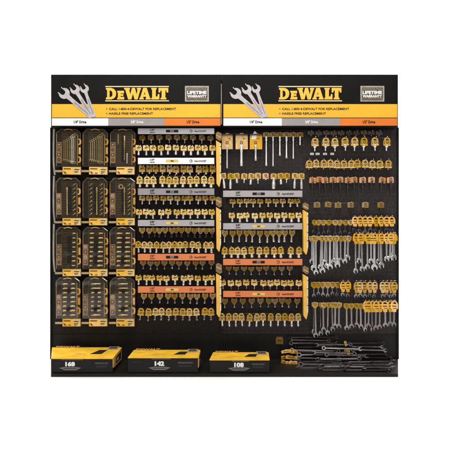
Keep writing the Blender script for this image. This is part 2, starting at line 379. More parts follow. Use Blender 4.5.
def header(x0, x1, lo_x, wo, bo, strips, label, texts):
    Y = -.105; k = (D + Y) / D
    c = P((x0 + x1) / 2, 127.5, Y)
    t = thing('header_sign', label, 'sign', c, 'header signs over the bays')
    def X(x): return P(x, 0, Y).x - c.x
    def Z(y): return P(0, y, Y).z - c.z
    def part(name, bm, m, lab=None): return obj(name, mesh(name, bm, m), t, label=lab)
    bm = NB(); box(bm, X(x0), X(x1), 0, .1, Z(126.8), Z(74.5), 0, .0015); part('board', bm, M['blackboard'])
    bm = NB(); box(bm, X(strips[0]), X(strips[3]), -.002, .002, Z(117.6), Z(104.2)); part('yellow_band', bm, M['yellow'])
    for i, (m, nm) in enumerate(((M['white'], 'white'), (M['grey'], 'grey'), (M['orange'], 'orange'))):
        bm = NB(); box(bm, X(strips[i]) + (.0005 if i else 0), X(strips[i + 1]), -.002, .002, Z(125.7), Z(118.3)); part('colour_strip', bm, m, nm + ' drive size strip')
    for (xx, body, m) in texts:
        text('size_lettering', body, xx, 121.9, Y - .0027, 12.5, 2.9, m, t, .03)
    # logo
    bm = NB()
    for pts in LETTERS.values():
        prism(bm, [(X(x + lo_x), Z(y)) for x, y in pts], -.003, .001)
    part('logo_lettering', bm, M['logo'])
    bm = NB(); box(bm, X(105.4 + lo_x), X(168.9 + lo_x), -.0025, .001, Z(87.1), Z(86.1)); box(bm, X(105.4 + lo_x), X(168.9 + lo_x), -.0025, .001, Z(101.4), Z(100.4))
    part('logo_rule', bm, M['logobar'])
    text('slogan_lettering', 'CALL 1-800-4-DEWALT FOR REPLACEMENT', 142.6 + lo_x, 108.9, Y - .0027, 67, 2.3, M['ink'], t, .02)
    text('slogan_lettering', 'HASSLE FREE REPLACEMENT', 131 + lo_x, 113.5, Y - .0027, 44, 2.2, M['ink'], t, .02)
    bm = NB()
    for y in (108.9, 113.5):
        lathe_pts = [(X(106.8 + lo_x) + .0035 * math.cos(a * PI / 5), Z(y) + .0035 * math.sin(a * PI / 5)) for a in range(10)]
        prism(bm, lathe_pts, -.003, .001)
    part('bullet', bm, M['ink'])
    # printed wrenches
    bm = NB()
    for q, (hx, hy, ex, ey, Rh, sw, sw2, od) in enumerate((
            (64.3, 93.6, 91.5, 117.0, 5.4, 4.6, 4.4, 2), (75.2, 89.6, 92.5, 117.0, 4.7, 4.0, 4.2, 8), (84.6, 89.0, 94.3, 117.0, 4.2, 3.4, 4.4, 12))):
        ang = math.degrees(math.atan2(-(ey - hy), ex - hx)); L = math.hypot(ex - hx, ey - hy) * S * k
        dy = .0006 * q
        prism(bm, wrench_outline(X(hx + wo), Z(hy), ang, Rh * S * k, sw * S * k, L, sw2 * S * k, od), -.004 - dy, .001)
        a = R(ang); ux, uz = math.cos(a), math.sin(a)
        s0, s1, wd = .38 * L, .9 * L, sw * S * k * .13
        cx, cz = X(hx + wo), Z(hy)
        prism(bm, [(cx + ux * s0 - uz * wd, cz + uz * s0 + ux * wd), (cx + ux * s0 + uz * wd, cz + uz * s0 - ux * wd),
                   (cx + ux * s1 + uz * wd, cz + uz * s1 - ux * wd), (cx + ux * s1 - uz * wd, cz + uz * s1 + ux * wd)], -.0044 - dy, -.003 - dy, 1)
    part('wrench_picture', bm, [M['picsteel'], M['picshade']])
    # warranty badge
    b = NB(); box(b, X(185 + bo), X(208.8 + bo), -.0025, .001, Z(101.6), Z(86)); badge = part('warranty_badge', b, M['badge'])
    b = NB(); box(b, X(186.4 + bo), X(207.4 + bo), -.0032, -.001, Z(89.9), Z(87.5)); box(b, X(186.4 + bo), X(207.4 + bo), -.0032, -.001, Z(100.4), Z(98.3))
    o = part('band', b, M['badgeband']); o.parent = badge
    b = NB(); box(b, X(186.4 + bo), X(207.4 + bo), -.0029, -.001, Z(97.9), Z(90.3)); o = part('field', b, M['brownink']); o.parent = badge
    for body, yy, ww, hh, mm in (('LIFETIME', 92.5, 19.5, 3.3, M['inkwhite']), ('WARRANTY', 96.2, 19.5, 2.7, M['inkwhite']), ('PROFESSIONAL TOOLS', 88.7, 18, 1.3, M['badge'])):
        o = text('lettering', body, 196.9 + bo, yy, Y - .0037, ww, hh, mm, t, .05 if hh > 2 else .0); o.parent = badge
    return t
header(51.2, 221.0, 0, 0, 0, (52, 108.3, 164.3, 220.5), 'left black and yellow header sign with wrench picture above the boxed sets',
       ((80, '1/4" Drive', M['ink']), (137, '3/8" Drive', M['inkwhite']), (193, '1/2" Drive', M['ink'])))
header(222.2, 398.0, 173, 171.5, 175.4, (223.4, 281.8, 340, 397.2), 'right black and yellow header sign with wrench picture above the extension bars',
       ((256, '1/4" Drive', M['ink']), (311.5, '3/8" Drive', M['inkwhite']), (369, '1/2" Drive', M['ink'])))
bm = NB(); a = P(221.4, 84, -.11); b = P(222.4, 104, -.11); box(bm, a.x - .0035, a.x + .0035, -.118, -.1065, b.z - .14, a.z, 0, .0015)
tag(obj('joint_strip', mesh('joint_strip', bm, M['post'])), 'narrow grey metal strip covering the joint between the two header signs', 'trim strip')

# ------------------------------------------------------------------ label rails with hooks
def rail(x0, x1, y0, y1, m, text_l, badge, label, bay):
    Y = -.085; c = P((x0 + x1) / 2, y1, Y)
    t = thing('label_rail', label, 'label rail', c, 'label rails of the ' + bay + ' bay')
    h = (y1 - y0) * S * (D + Y) / D; hw = (x1 - x0) / 2 * S * (D + Y) / D
    bm = NB(); box(bm, -hw, hw, 0, .006, 0, h, 0, .0012); obj('strip', mesh('strip', bm, m), t)
    bm = NB(); box(bm, -hw * .96, hw * .96, .0065, -Y - .001, h * .35, h * .62); obj('bracket', mesh('bracket', bm, M['black']), t)
    ym = (y0 + y1) / 2; Yt = Y - .0007; f = (x1 - x0) / 77.
    text('size_lettering', text_l, x0 + 14.5 * f, ym - 1.2, Yt, 4.6, 2.1, M['ink'], t, .03)
    text('drive_lettering', 'DRIVE', x0 + 14.5 * f, ym + 1.4, Yt, 4.6, 1.2, M['ink'], t, .03)
    bm = NB(); bx = P(x0 + 34.5 * f, ym, Y) - c; wv = 6 * S; hv = 1.25 * S
    box(bm, bx.x - wv, bx.x + wv, -.0008, .001, bx.z - hv, bx.z + hv)
    bd = obj('unit_badge', mesh('unit_badge', bm, M['ink'] if badge == 'SAE' else M['badgeyellow']), t)
    if badge == 'SAE':
        bm = NB(); box(bm, bx.x - wv * .3, bx.x + wv * .3, -.0014, -.0005, bx.z - hv * .8, bx.z + hv * .8); obj('plate', mesh('plate', bm, M['striplight']), bd)
    o = text('lettering', badge, x0 + 34.5 * f, ym, Y - .002, 3.0, 1.3, M['ink'], t, .04); o.parent = bd
    bm = NB(); rx = P(x0 + 53.5 * f, ym, Y) - c; ringflat(bm, rx.x, rx.z, .0075, .0105, -.0008, .001, 18); arcband(bm, rx.x, rx.z, 0.0005, .006, -40, 80, -.0008, .001, 6)
    obj('ring_mark', mesh('ring_mark', bm, M['brownink']), t)
    text('type_lettering', 'Hand SOCKET', x0 + 63 * f, ym + .1, Yt, 12, 1.7, M['ink'], t, .03)
    return t
LR = [(128.2, 134.0, 'silver', '1/4"', 'SAE', 'silver label rail with black badge at the top of the left bay'),
      (157.8, 164.1, 'white', '1/4"', 'MM', 'white label rail with yellow badge in the left bay'),
      (188.5, 195.0, 'stripgrey', '3/8"', 'SAE', 'dark grey label rail with black badge in the left bay, below the white rail'),
      (220.0, 226.2, 'striplight', '3/8"', 'MM', 'light grey label rail with yellow badge in the left bay'),
      (253.9, 260.4, 'striporange', '1/2"', 'SAE', 'orange label rail with black badge in the left bay'),
      (286.4, 292.8, 'striporange', '1/2"', 'MM', 'orange label rail with yellow badge in the left bay')]
for y0, y1, m, s, b, l in LR: rail(137.9, 214.3, y0, y1, M[m], s, b, l, 'left')
RR = [(190.6, 197.0, 'striplight', '3/8"', 'SAE', 'grey label rail with black badge at the top of the right bay'),
      (223.2, 229.4, 'striplight', '3/8"', 'MM', 'grey label rail with yellow badge in the right bay'),
      (259.0, 265.2, 'striporange', '1/2"', 'SAE', 'orange label rail with black badge in the right bay'),
      (291.0, 297.2, 'striporange', '1/2"', 'MM', 'orange label rail with yellow badge in the right bay')]
for y0, y1, m, s, b, l in RR: rail(223.1, 302.4, y0, y1, M[m], s, b, l, 'right')

# hook bar: thin wire bar with forward prongs; the tags hang from the prongs
bm = NB(); tube(bm, [(0, 0, 0), (0, -.026, -.001), (0, -.03, .004)], .0016, 6); lathe(bm, [(.0006, .002), (.0022, .003), (.0026, .0048), (.0022, .0066), (.0006, .0076)], 0, -.03, 8, 1); HOOK = mesh('hook', bm, [M['wire'], M['bright']])
def hookbar(xs, y, Y, desc, group='hook bars on the pegboard'):
    c = P((xs[0] + xs[-1]) / 2, y, Y + .012)
    t = thing('hook_bar', 'dark wire hook bar behind ' + desc, 'hook bar', c, group)
    w0 = P(xs[0] - 3, y, Y).x - c.x; w1 = P(xs[-1] + 3, y, Y).x - c.x
    bm = NB(); tube(bm, [(w0, 0, 0), (w1, 0, 0)], .0022, 6)
    for e in (w0 + .01, w1 - .01): tube(bm, [(e, 0, 0), (e, -(Y + .012), 0)], .002, 6)
    obj('bar', mesh('bar', bm, M['wire']), t)
    for x in xs: obj('hook', HOOK, t, loc=(P(x, y, Y).x - c.x, 0, 0))
    return t

# ------------------------------------------------------------------ socket hangers
_cache = {}
def tag_mesh(style, wpx, hpx, m):
    key = ('tag', style, wpx, hpx, m.name)
    if key in _cache: return _cache[key]
    W = wpx * S / 2; H = hpx * S; bm = NB(); th = .009
    if style == 'loop':          # body with an arched loop on top
        hb = H * .56
        prism(bm, [(-W, 0.003), (-W * .7, 0), (W * .7, 0), (W, .003), (W, hb - .002), (W * .8, hb), (-W * .8, hb), (-W, hb - .002)], -th / 2, th / 2, 0, .0008)
        arcband(bm, 0, hb, W * .5, W * .9, 0, 180, -th / 2.4, th / 2.4, 12)
        prism(bm, [(-W * .5, hb - .0005), (W * .5, hb - .0005), (W * .35, hb + W * .3), (-W * .35, hb + W * .3)], th * .1, th * .35, 1)
        arcband(bm, 0, hb * .42, W * .38, W * .56, 20, 160, -th / 2 - .0006, -th / 2 + .001, 8, 1)
        box(bm, -W * .22, W * .25, -th / 2 - .0006, -th / 2 + .001, hb * .34, hb * .5, 1)
        for sg in (-1, 1): box(bm, sg * W * .86 - W * .09, sg * W * .86 + W * .09, -th / 2 - .0006, -th / 2 + .001, hb * .3, hb * .85, 1)
        box(bm, -W * .96, W * .96, -th / 2 - .0014, -th / 2 + .001, .001, hb * .2, 2, .0005)
    elif style == 'flat':        # squat block, notched top, pale lower lip
        prism(bm, [(-W, .004), (-W * .82, 0), (W * .82, 0), (W, .004), (W, H * .72), (W * .72, H * .72), (W * .72, H), (W * .3, H), (W * .22, H * .8), (-W * .22, H * .8), (-W * .3, H), (-W * .86, H), (-W, H * .9)], -th / 2, th / 2, 0, .0008)
        prism(bm, [(-W * .6, H * .4), (W * .1, H * .4), (W * .2, H * .5), (W * .7, H * .5), (W * .7, H * .62), (0, H * .66), (-W * .5, H * .6)], -th / 2 - .0006, -th / 2 + .001, 1)
        box(bm, -W * .96, W * .96, -th / 2 - .0014, -th / 2 + .001, .0035, H * .3, 2, .0005)
    elif style == 'cup':         # block tapering down onto the socket
        prism(bm, [(-W * .42, 0), (W * .42, 0), (W * .6, H * .24), (W, H * .36), (W, H * .93), (W * .6, H), (W * .3, H * .86), (-W * .3, H * .86), (-W * .6, H), (-W, H * .93), (-W, H * .36), (-W * .6, H * .24)], -th / 2, th / 2, 0, .0008)
        arcband(bm, 0, H * .44, W * .3, W * .48, 10, 170, -th / 2 - .0006, -th / 2 + .001, 8, 1)
        box(bm, -W * .75, W * .7, -th / 2 - .0006, -th / 2 + .001, H * .37, H * .43, 1)
    else:                        # plain small block with round hole
        prism(bm, [(-W, .002), (-W * .9, 0), (W * .9, 0), (W, .002), (W, H * .85), (W * .75, H), (-W * .75, H), (-W, H * .85)], -th / 2, th / 2, 0, .0008)
        ringflat(bm, 0, H * .6, W * .2, W * .42, -th / 2 - .0008, -th / 2 + .001, 12, 1)
        box(bm, W * .1, W * .8, -th / 2 - .0006, -th / 2 + .001, H * .2, H * .34, 1)
    me = mesh('hang_tag', bm, [m, M['tagprint'], M['tagpale'] if m in (M['tag'], M['tagpale'], M['tagcoral']) else m]); _cache[key] = me
    return me
def socket_mesh(kind, r, L, m):
    key = ('sock', kind, round(r, 4), round(L, 4), m.name)
    if key in _cache: return _cache[key]
    bm = NB()
    if kind == 'short':      # drive end narrower above, wider nut end below with dark mouth
        lathe(bm, [(r * .6, 0), (r * .78, 0), (r, .0015), (r, L * .34), (r * .84, L * .42), (r * .84, L * .62), (r * .95, L * .68), (r * .95, L - .001), (r * .8, L)], seg=18)
    elif kind == 'deep':
        lathe(bm, [(r * .7, 0), (r * .92, .001), (r, .0025), (r, L * .55), (r * .8, L * .6), (r * .8, L * .84), (r * .9, L * .88), (r * .9, L - .001), (r * .75, L)], seg=18)
    elif kind == 'driver':   # bit driver: wide body then thin blade
        lathe(bm, [(r * .32, 0), (r * .38, .001), (r * .38, L * .48), (r * .6, L * .52), (r, L * .6), (r, L - .001), (r * .85, L)], seg=16)
    me = mesh('socket', bm, m); _cache[key] = me
    return me
def hanger(x, ytop, ytag, ybot, Y, style, tagm, sockm, kind, r_px, label, group, wpx=6.1, cat='socket'):
    """tag spans ytop..ytag, the socket shows from ytag to ybot"""
    k = (D + Y) / D; jx = random.uniform(-.45, .45); jy = random.uniform(-.4, .4)
    base = P(x + jx, ybot + jy, Y)
    t = thing('hanging_socket', label, cat, base, group, rot=(R(random.uniform(-3, 3)), R(random.gauss(0, 2.6)), R(random.uniform(-16, 16))))
    zt = (ybot - ytag) * S * k
    obj('hang_tag', tag_mesh(style, wpx, round(ytag - ytop, 1), tagm), t, loc=(0, 0, zt))
    L = zt + .012
    obj('socket', socket_mesh(kind, r_px * S, L, sockm), t, loc=(0, .006 if style != 'plain' else .004, 0))
    return t
def sockrow(xs, ytop, ytag, ybot, Y, style, tagm, sockm, kind, r, rowdesc, bay, desc, wpx=6.1):
    n = len(xs)
    for i, x in enumerate(xs):
        f = .88 + .24 * i / n
        hanger(x, ytop, ytag, ybot + random.uniform(-.3, .3), Y, style, tagm, sockm, kind, round(r * f, 1) if kind != 'driver' else r,
               '%s, %s, %s' % (desc, nth(i, n), rowdesc.replace('row ', '') if 'lowest' not in rowdesc else rowdesc), 'sockets hanging in the %s bay' % bay, wpx)
    hookbar(xs, ytop + (.9 if style == 'loop' else 1.6), Y, 'the ' + rowdesc)
def lin(s, px, off): return [v / px + off for v in s]
UP, LO = -.035, -.07
q = 4.505
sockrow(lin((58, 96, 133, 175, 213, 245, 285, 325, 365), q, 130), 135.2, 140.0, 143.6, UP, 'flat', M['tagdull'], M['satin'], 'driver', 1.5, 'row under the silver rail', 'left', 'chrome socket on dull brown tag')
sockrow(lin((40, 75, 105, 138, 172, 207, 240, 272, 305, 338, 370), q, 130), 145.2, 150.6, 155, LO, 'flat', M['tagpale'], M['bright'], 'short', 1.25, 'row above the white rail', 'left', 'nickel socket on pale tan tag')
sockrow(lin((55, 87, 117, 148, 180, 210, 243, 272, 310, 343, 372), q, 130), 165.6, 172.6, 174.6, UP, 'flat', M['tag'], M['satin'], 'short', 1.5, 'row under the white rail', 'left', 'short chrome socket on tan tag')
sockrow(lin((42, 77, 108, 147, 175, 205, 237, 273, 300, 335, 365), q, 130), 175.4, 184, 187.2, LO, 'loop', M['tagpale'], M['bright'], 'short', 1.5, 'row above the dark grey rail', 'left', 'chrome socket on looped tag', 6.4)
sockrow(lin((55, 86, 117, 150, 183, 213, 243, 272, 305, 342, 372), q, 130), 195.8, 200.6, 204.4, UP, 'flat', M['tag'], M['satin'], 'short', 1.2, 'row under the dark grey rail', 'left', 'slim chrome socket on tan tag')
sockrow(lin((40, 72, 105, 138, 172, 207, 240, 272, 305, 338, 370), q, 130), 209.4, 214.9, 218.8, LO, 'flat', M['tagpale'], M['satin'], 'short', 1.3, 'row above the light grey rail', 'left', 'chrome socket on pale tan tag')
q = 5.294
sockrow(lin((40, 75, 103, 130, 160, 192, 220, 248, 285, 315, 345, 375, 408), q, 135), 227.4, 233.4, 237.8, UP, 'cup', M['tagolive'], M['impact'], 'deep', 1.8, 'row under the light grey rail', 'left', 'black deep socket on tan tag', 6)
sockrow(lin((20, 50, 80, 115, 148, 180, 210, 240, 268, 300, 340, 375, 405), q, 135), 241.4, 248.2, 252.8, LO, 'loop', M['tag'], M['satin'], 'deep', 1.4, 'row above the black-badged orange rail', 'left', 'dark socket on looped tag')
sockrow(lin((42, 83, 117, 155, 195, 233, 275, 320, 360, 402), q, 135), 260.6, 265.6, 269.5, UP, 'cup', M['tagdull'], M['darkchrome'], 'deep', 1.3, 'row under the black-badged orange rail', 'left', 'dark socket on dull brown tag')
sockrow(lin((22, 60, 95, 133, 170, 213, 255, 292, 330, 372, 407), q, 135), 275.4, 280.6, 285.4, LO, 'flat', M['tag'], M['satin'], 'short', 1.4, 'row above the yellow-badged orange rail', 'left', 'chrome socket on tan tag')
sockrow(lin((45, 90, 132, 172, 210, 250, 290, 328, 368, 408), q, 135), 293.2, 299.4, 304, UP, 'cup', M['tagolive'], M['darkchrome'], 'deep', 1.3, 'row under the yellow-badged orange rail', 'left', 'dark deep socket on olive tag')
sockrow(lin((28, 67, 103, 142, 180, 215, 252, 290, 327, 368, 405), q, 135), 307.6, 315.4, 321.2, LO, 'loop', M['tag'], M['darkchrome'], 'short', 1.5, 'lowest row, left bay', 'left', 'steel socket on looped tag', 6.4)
q = 4.891
# right bay, middle column
cx = lin((22, 50, 82, 118, 152, 187, 223, 260, 297, 327, 363, 397), q, 220)
ce = (188.5, 188.8, 183.2, 182.8, 184.5, 184, 179.8, 188.8, 184.5, 183, 188.8, 189)
for i, (x, e) in enumerate(zip(cx, ce)):
    hanger(x, 173.4, 179, e, LO, 'plain', M['tag'] if i != 6 else M['tagcoral'], M['bright'], 'driver' if e < 186 and i % 2 else 'deep', 1.15 if i != 7 else 1.7,
           'slim chrome adapter on tan tag, %s, above the top grey rail' % nth(i, 12), 'adapters above the top grey rail')
hookbar(cx, 174.6, LO, 'the adapter row above the top grey rail')
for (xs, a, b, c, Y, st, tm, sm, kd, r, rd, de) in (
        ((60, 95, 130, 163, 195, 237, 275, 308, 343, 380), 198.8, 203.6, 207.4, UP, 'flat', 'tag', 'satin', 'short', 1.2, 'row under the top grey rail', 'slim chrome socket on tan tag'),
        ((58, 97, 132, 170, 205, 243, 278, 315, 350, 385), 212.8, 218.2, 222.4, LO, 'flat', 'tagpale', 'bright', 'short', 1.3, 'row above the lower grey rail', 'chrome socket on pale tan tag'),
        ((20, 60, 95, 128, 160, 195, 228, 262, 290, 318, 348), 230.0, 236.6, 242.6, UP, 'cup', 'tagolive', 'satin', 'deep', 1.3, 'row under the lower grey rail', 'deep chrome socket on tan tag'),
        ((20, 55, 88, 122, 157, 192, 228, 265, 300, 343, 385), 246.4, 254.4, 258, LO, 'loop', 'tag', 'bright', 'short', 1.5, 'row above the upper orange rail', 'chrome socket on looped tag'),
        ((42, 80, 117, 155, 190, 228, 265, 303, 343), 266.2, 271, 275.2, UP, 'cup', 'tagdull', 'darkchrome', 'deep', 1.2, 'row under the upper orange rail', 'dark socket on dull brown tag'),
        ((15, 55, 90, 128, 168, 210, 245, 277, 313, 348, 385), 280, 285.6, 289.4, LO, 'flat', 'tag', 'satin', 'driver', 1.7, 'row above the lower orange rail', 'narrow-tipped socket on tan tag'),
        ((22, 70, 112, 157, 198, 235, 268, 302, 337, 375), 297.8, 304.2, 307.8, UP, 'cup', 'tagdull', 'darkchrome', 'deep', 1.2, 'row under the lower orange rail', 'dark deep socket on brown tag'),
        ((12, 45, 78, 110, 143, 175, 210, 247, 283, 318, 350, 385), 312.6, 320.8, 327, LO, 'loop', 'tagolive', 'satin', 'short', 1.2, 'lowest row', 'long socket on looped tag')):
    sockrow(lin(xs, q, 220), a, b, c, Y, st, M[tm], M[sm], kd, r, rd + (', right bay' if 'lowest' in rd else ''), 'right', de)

# ------------------------------------------------------------------ right bay top: carded ratchet tools and extension bars
for i, (xa, xb, xt, wd, ye, m, lab) in enumerate((
        (221.9, 232.7, 227.1, 1.4, 168.5, 'cardamber', 'thin chrome extension on the leftmost big amber card'),
        (235.6, 247.8, 241.4, 2.6, 166.3, 'cardamber', 'thick chrome extension on the middle big amber card'),
        (249.8, 262.2, 255.6, 2.1, 161.0, 'cardyel', 'short chrome extension on the rightmost big card with white top'))):
    Y = -.06; k = (D + Y) / D; c = P((xa + xb) / 2, ye, Y)
    t = thing('carded_tool', lab, 'carded tool', c, 'big cards with extensions')
    W = (xb - xa) / 2 * S * k; z0 = (ye - 149.2) * S * k; z1 = (ye - 134.8) * S * k
    bm = NB()
    prism(bm, [(-W, z0), (W, z0), (W, z1 - .006), (W * .7, z1), (W * .35, z1), (W * .3, z1 + .012), (-W * .3, z1 + .012), (-W * .35, z1), (-W * .8, z1), (-W, z1 - .008)], 0, .004)
    card = obj('card', mesh('card', bm, M[m]), t)
    tx = (xt - (xa + xb) / 2) * S * k
    bm = NB(); ringflat(bm, tx, z0 + (z1 - z0) * .45, .006, .0105, -.001, .001, 16); box(bm, tx + .012, tx + .024, -.001, .001, z0 + (z1 - z0) * .7, z0 + (z1 - z0) * .76)
    obj('print', mesh('print', bm, M['brownink']), card)
    if i == 2:
        bm = NB(); prism(bm, [(-W * .75, z1 - .03), (-W * .1, z1 - .03), (W * .1, z1 - .01), (W * .05, z1 + .018), (-W * .25, z1 + .026), (-W * .55, z1 + .002)], -.0012, .001); obj('white_patch', mesh('white_patch', bm, M['white']), card)
    bm = NB(); box(bm, -W * 1.02, W * 1.02, -.012, .006, z1 - .004, z1 + .004, 0, .002) ; obj('clip', mesh('clip', bm, M['impact']), card)
    bm = NB(); r = wd * S / 2
    lathe(bm, [(r * .5, 0), (r * .9, .001), (r, .003), (r, z0 * .3), (r * .86, z0 * .33), (r * .86, z0 * .8), (r, z0 * .85), (r, z0 + .006), (r * 1.2, z0 + .008), (r * 1.2, z0 + .026), (r * .6, z0 + .03)], tx, -.008, 16)
    obj('extension', mesh('extension', bm, M['bright']), t)
ext = [(266.2, 166, 1.9), (273, 166.3, 1.6), (279.8, 155.9, 1.9), (286.4, 158.4, 2.0), (293.2, 158.8, 1.5), (300, 145.2, 1.6)]
for i, (x, ye, wd) in enumerate(ext):
    Y = -.05; k = (D + Y) / D
    t = thing('extension_bar', 'chrome extension bar, %s, hanging at the top of the right bay' % nth(i, 6), 'extension bar', P(x, ye, Y), 'extension bars at the top')
    L = (ye - 136.4) * S * k; r = wd * S / 2
    bm = NB(); lathe(bm, [(r * .75, 0), (r * .95, .001), (r, .003), (r, .018), (r * .78, .021), (r * .74, L - .034), (r * .7, L - .032), (r * 1.05, L - .03), (r * 1.05, L - .002), (r * .8, L)], 0, -.004, 16)
    obj('shaft', mesh('shaft', bm, M['bright']), t)
    obj('hang_tag', tag_mesh('plain', 6.6, 4.6, M['tagdull']), t, loc=(0, .004, L - .004))
    # chained price dots on small wire loops beside the bar
hookbar([e[0] for e in ext], 134, -.05, 'six chrome extension bars at the top of the right bay')
# small white sheet-metal peg ends around the bars
bm = NB()
for x in (269.7, 276.3, 283.1, 289.8, 296.7, 303.6):
    for y in (138.8, 142, 145.2):
        p = P(x, y, -.02); lathe_pts = [(p.x + .0028 * math.cos(a * PI / 4), p.z + .0028 * math.sin(a * PI / 4)) for a in range(8)]
        prism(bm, lathe_pts, -.022, -.0005)
obj('peg_stud', mesh('peg_stud', bm, M['post']), rack)

# ------------------------------------------------------------------ right bay, right column: tagged bits
def tagrow(xs, yt, yb, ye, Y, style, tm, sm, kd, r, wpx, rowdesc, desc):
    n = len(xs)
    for i, x in enumerate(xs):
        hanger(x, yt, yb, ye, Y, style, M[tm], M[sm], kd, r, '%s, %s, %s of right column' % (desc, nth(i, n), rowdesc), 'tagged tools in the right column', wpx)
    hookbar(xs, yt + 1, Y, 'the ' + rowdesc + ' of the right column')
tagrow([311 + 7.6 * i for i in range(11)][:10], 131.2, 134.8, 136.2, UP, 'flat', 'tagdim', 'darkchrome', 'short', 1.1, 6.6, 'top row', 'small dim brown tag')
tagrow([315.3, 325.3, 335.6, 345.6, 354.3, 364, 375.6, 386.6], 137, 145.9, 150.8, LO, 'loop', 'tag', 'bright', 'driver', 1.6, 7.4, 'second row', 'bit socket on looped tag')
tagrow([309.4, 316.2, 323.6, 330.2, 337, 344, 351, 357.8, 365.4, 372.8, 380.3, 388], 159.4, 168, 169.6, UP, 'loop', 'tag', 'darkchrome', 'short', 1.2, 7.2, 'third row', 'short socket on tan tag')
tagrow([311.7, 319.2, 325.9, 333, 340.2, 347.5, 355, 363.3, 371.6, 380.5, 391], 177.2, 182.8, 194.5, UP, 'plain', 'tagcoral', 'impact', 'driver', 1.7, 6.6, 'fourth row', 'long dark bit on coral tag')
tagrow([317, 328, 337.8, 351, 365.5, 380.4], 202.2, 207.6, 210.2, UP, 'plain', 'tagdull', 'impact', 'short', 1.3, 6.4, 'fifth row', 'small dark bit on brown tag')
for i, (x, wpx) in enumerate(((312, 3.6), (317.6, 3.8), (325, 3.8), (332.2, 3.6))):
    c = P(x, 155, -.03); bm = NB(); W = wpx * S / 2
    box(bm, -W, W, -.002, .002, 0, .015, 0, .0015); box(bm, -W * .6, W * .5, -.003, -.0015, .005, .008, 1)
    o = tag(obj('price_tab', mesh('price_tab', bm, [M['white'], M['brownink']]), loc=c), 'small white price tab, %s of four, under the looped bit sockets' % nth(i, 4), 'price tab', 'small white price tabs')

# ------------------------------------------------------------------ wrenches
def combo_mesh(L, sw, m, Rh=None):
    key = ('combo', round(L, 3), round(sw, 4), m.name)
    if key in _cache: return _cache[key]
    Rh = Rh or sw * 1.28; bm = NB(); th = sw * .42
    # head at the bottom (origin), handle up
    pts = wrench_outline(0, 0, 90, Rh, sw, L - Rh * .9, sw * .86, 14)
    prism(bm, pts, -th / 2, th / 2, 0, sw * .07)
    ringflat(bm, 0, L, Rh * .55, Rh * .95, -th * .75, th * .75, 20)
    # recessed panel shows as a raised inner bar
    box(bm, -sw * .17, sw * .17, -th / 2 - .0006, -th / 2 + .001, Rh * 2.2, L - Rh * 2.2)
    me = mesh('wrench', bm, m); _cache[key] = me
    return me
def card_mesh(wpx, hpx, m, arc=True):
    key = ('card', wpx, hpx, m.name, arc)
    if key in _cache: return _cache[key]
    bm = NB(); W = wpx * S / 2; H = hpx * S; th = .008
    hb = H * (.62 if arc else .9)
    prism(bm, [(-W * .5, 0), (W * .5, 0), (W * .6, H * .2), (W, H * .28), (W, hb), (-W, hb), (-W, H * .28), (-W * .6, H * .2)], -th / 2, th / 2, 0, .0008)
    if arc: arcband(bm, 0, hb, W * .55, W * .9, 0, 180, -th / 2.5, th / 2.5, 12)
    box(bm, -W * .6, W * .5, -th / 2 - .0006, -th / 2 + .001, hb * .68, hb * .8, 1)
    box(bm, -W * .3, W * .7, -th / 2 - .0006, -th / 2 + .001, hb * .42, hb * .5, 1)
    me = mesh('hang_card', bm, [m, M['brownink']]); _cache[key] = me
    return me
def carded_wrench(x, ytop, ycard, yend, Y, cm, wm, sw, label, group, wpx=7, arc=True):
    k = (D + Y) / D
    rot = (R(random.uniform(-2, 2)), R(random.uniform(-1.6, 1.6)), R(random.uniform(-28, 28)))
    t = thing('carded_wrench', label, 'wrench', P(x, yend - 1.5, Y), group, rot=rot)
    L = (yend - ycard + 2) * S * k
    L = max(L, .03)
    obj('wrench', combo_mesh(L, sw * S, M[wm], None), t)
    obj('hang_card', card_mesh(wpx, round(ycard - ytop, 1), M[cm], arc), t, loc=(0, -.008, (yend - 1.5 - ycard) * S * k))
def wrow(items, cm, wm, Y, rowdesc, desc, arc=True, wpx=7):
    items = sorted(items, key=lambda a: a[0]); n = len(items)
    for i, it in enumerate(items):
        x, yt, yc, ye = it[:4]; sw = it[4] if len(it) > 4 else 1.7
        carded_wrench(x, yt, yc, ye, Y - .006 * (i % 2), cm, wm, sw, '%s, %s, %s' % (desc, nth(i, n), rowdesc), 'wrenches hanging in the right column', wpx, arc)
    hookbar([it[0] for it in items], items[0][1] + 1, Y, 'the ' + rowdesc)
# row f : short stubby ones
wrow([(313.6 + 5.0 * i + (1.5 if i > 3 else 0), 219.8, 225.4, 233.5 + (i * 5 % 3), 1.4) for i in range(8)], 'tagolive', 'darkchrome', UP, 'upper wrench row, left half', 'stubby dark wrench on olive card', False, 6)
wrow([(354.3 + 5.3 * i, 215.6, 226.4, 231.5 + (i * 7 % 3), 1.7) for i in range(8)], 'cardyel', 'darkchrome', UP, 'upper wrench row, right half', 'stubby wrench on yellow card', True, 7)
# row g : the bright long ones
gl = [(311.8, 262.5), (313.6, 269.6), (315.9, 273.8), (320.2, 268.4), (322.4, 272), (324.6, 263.5), (326.6, 267.2), (329.8, 268.2), (333.4, 263), (335.4, 262), (337.4, 266.4), (340.6, 261.8), (344.8, 262.8), (347.6, 259.2)]
wrow([(x, 235.6, 241.6, e, 1.9 + (.4 if i % 3 == 1 else 0)) for i, (x, e) in enumerate(gl)], 'tagolive', 'chrome', -.06, 'middle wrench row, left half', 'long chrome wrench on olive card', False, 5.6)
gr = [(355.6, 272.4), (359.0, 262.0), (362.2, 270.4), (367.4, 268.4), (371, 262.6), (374.4, 268.8), (378.4, 263), (381.4, 266.8), (386.6, 260.4), (389.8, 259.8), (392.6, 256.4), (394, 259)]
wrow([(x, 232, 243.8, e, 2.0 + (.45 if i in (5, 7) else 0)) for i, (x, e) in enumerate(gr)], 'cardyel', 'chrome', -.06, 'middle wrench row, right half', 'long chrome wrench on yellow card')
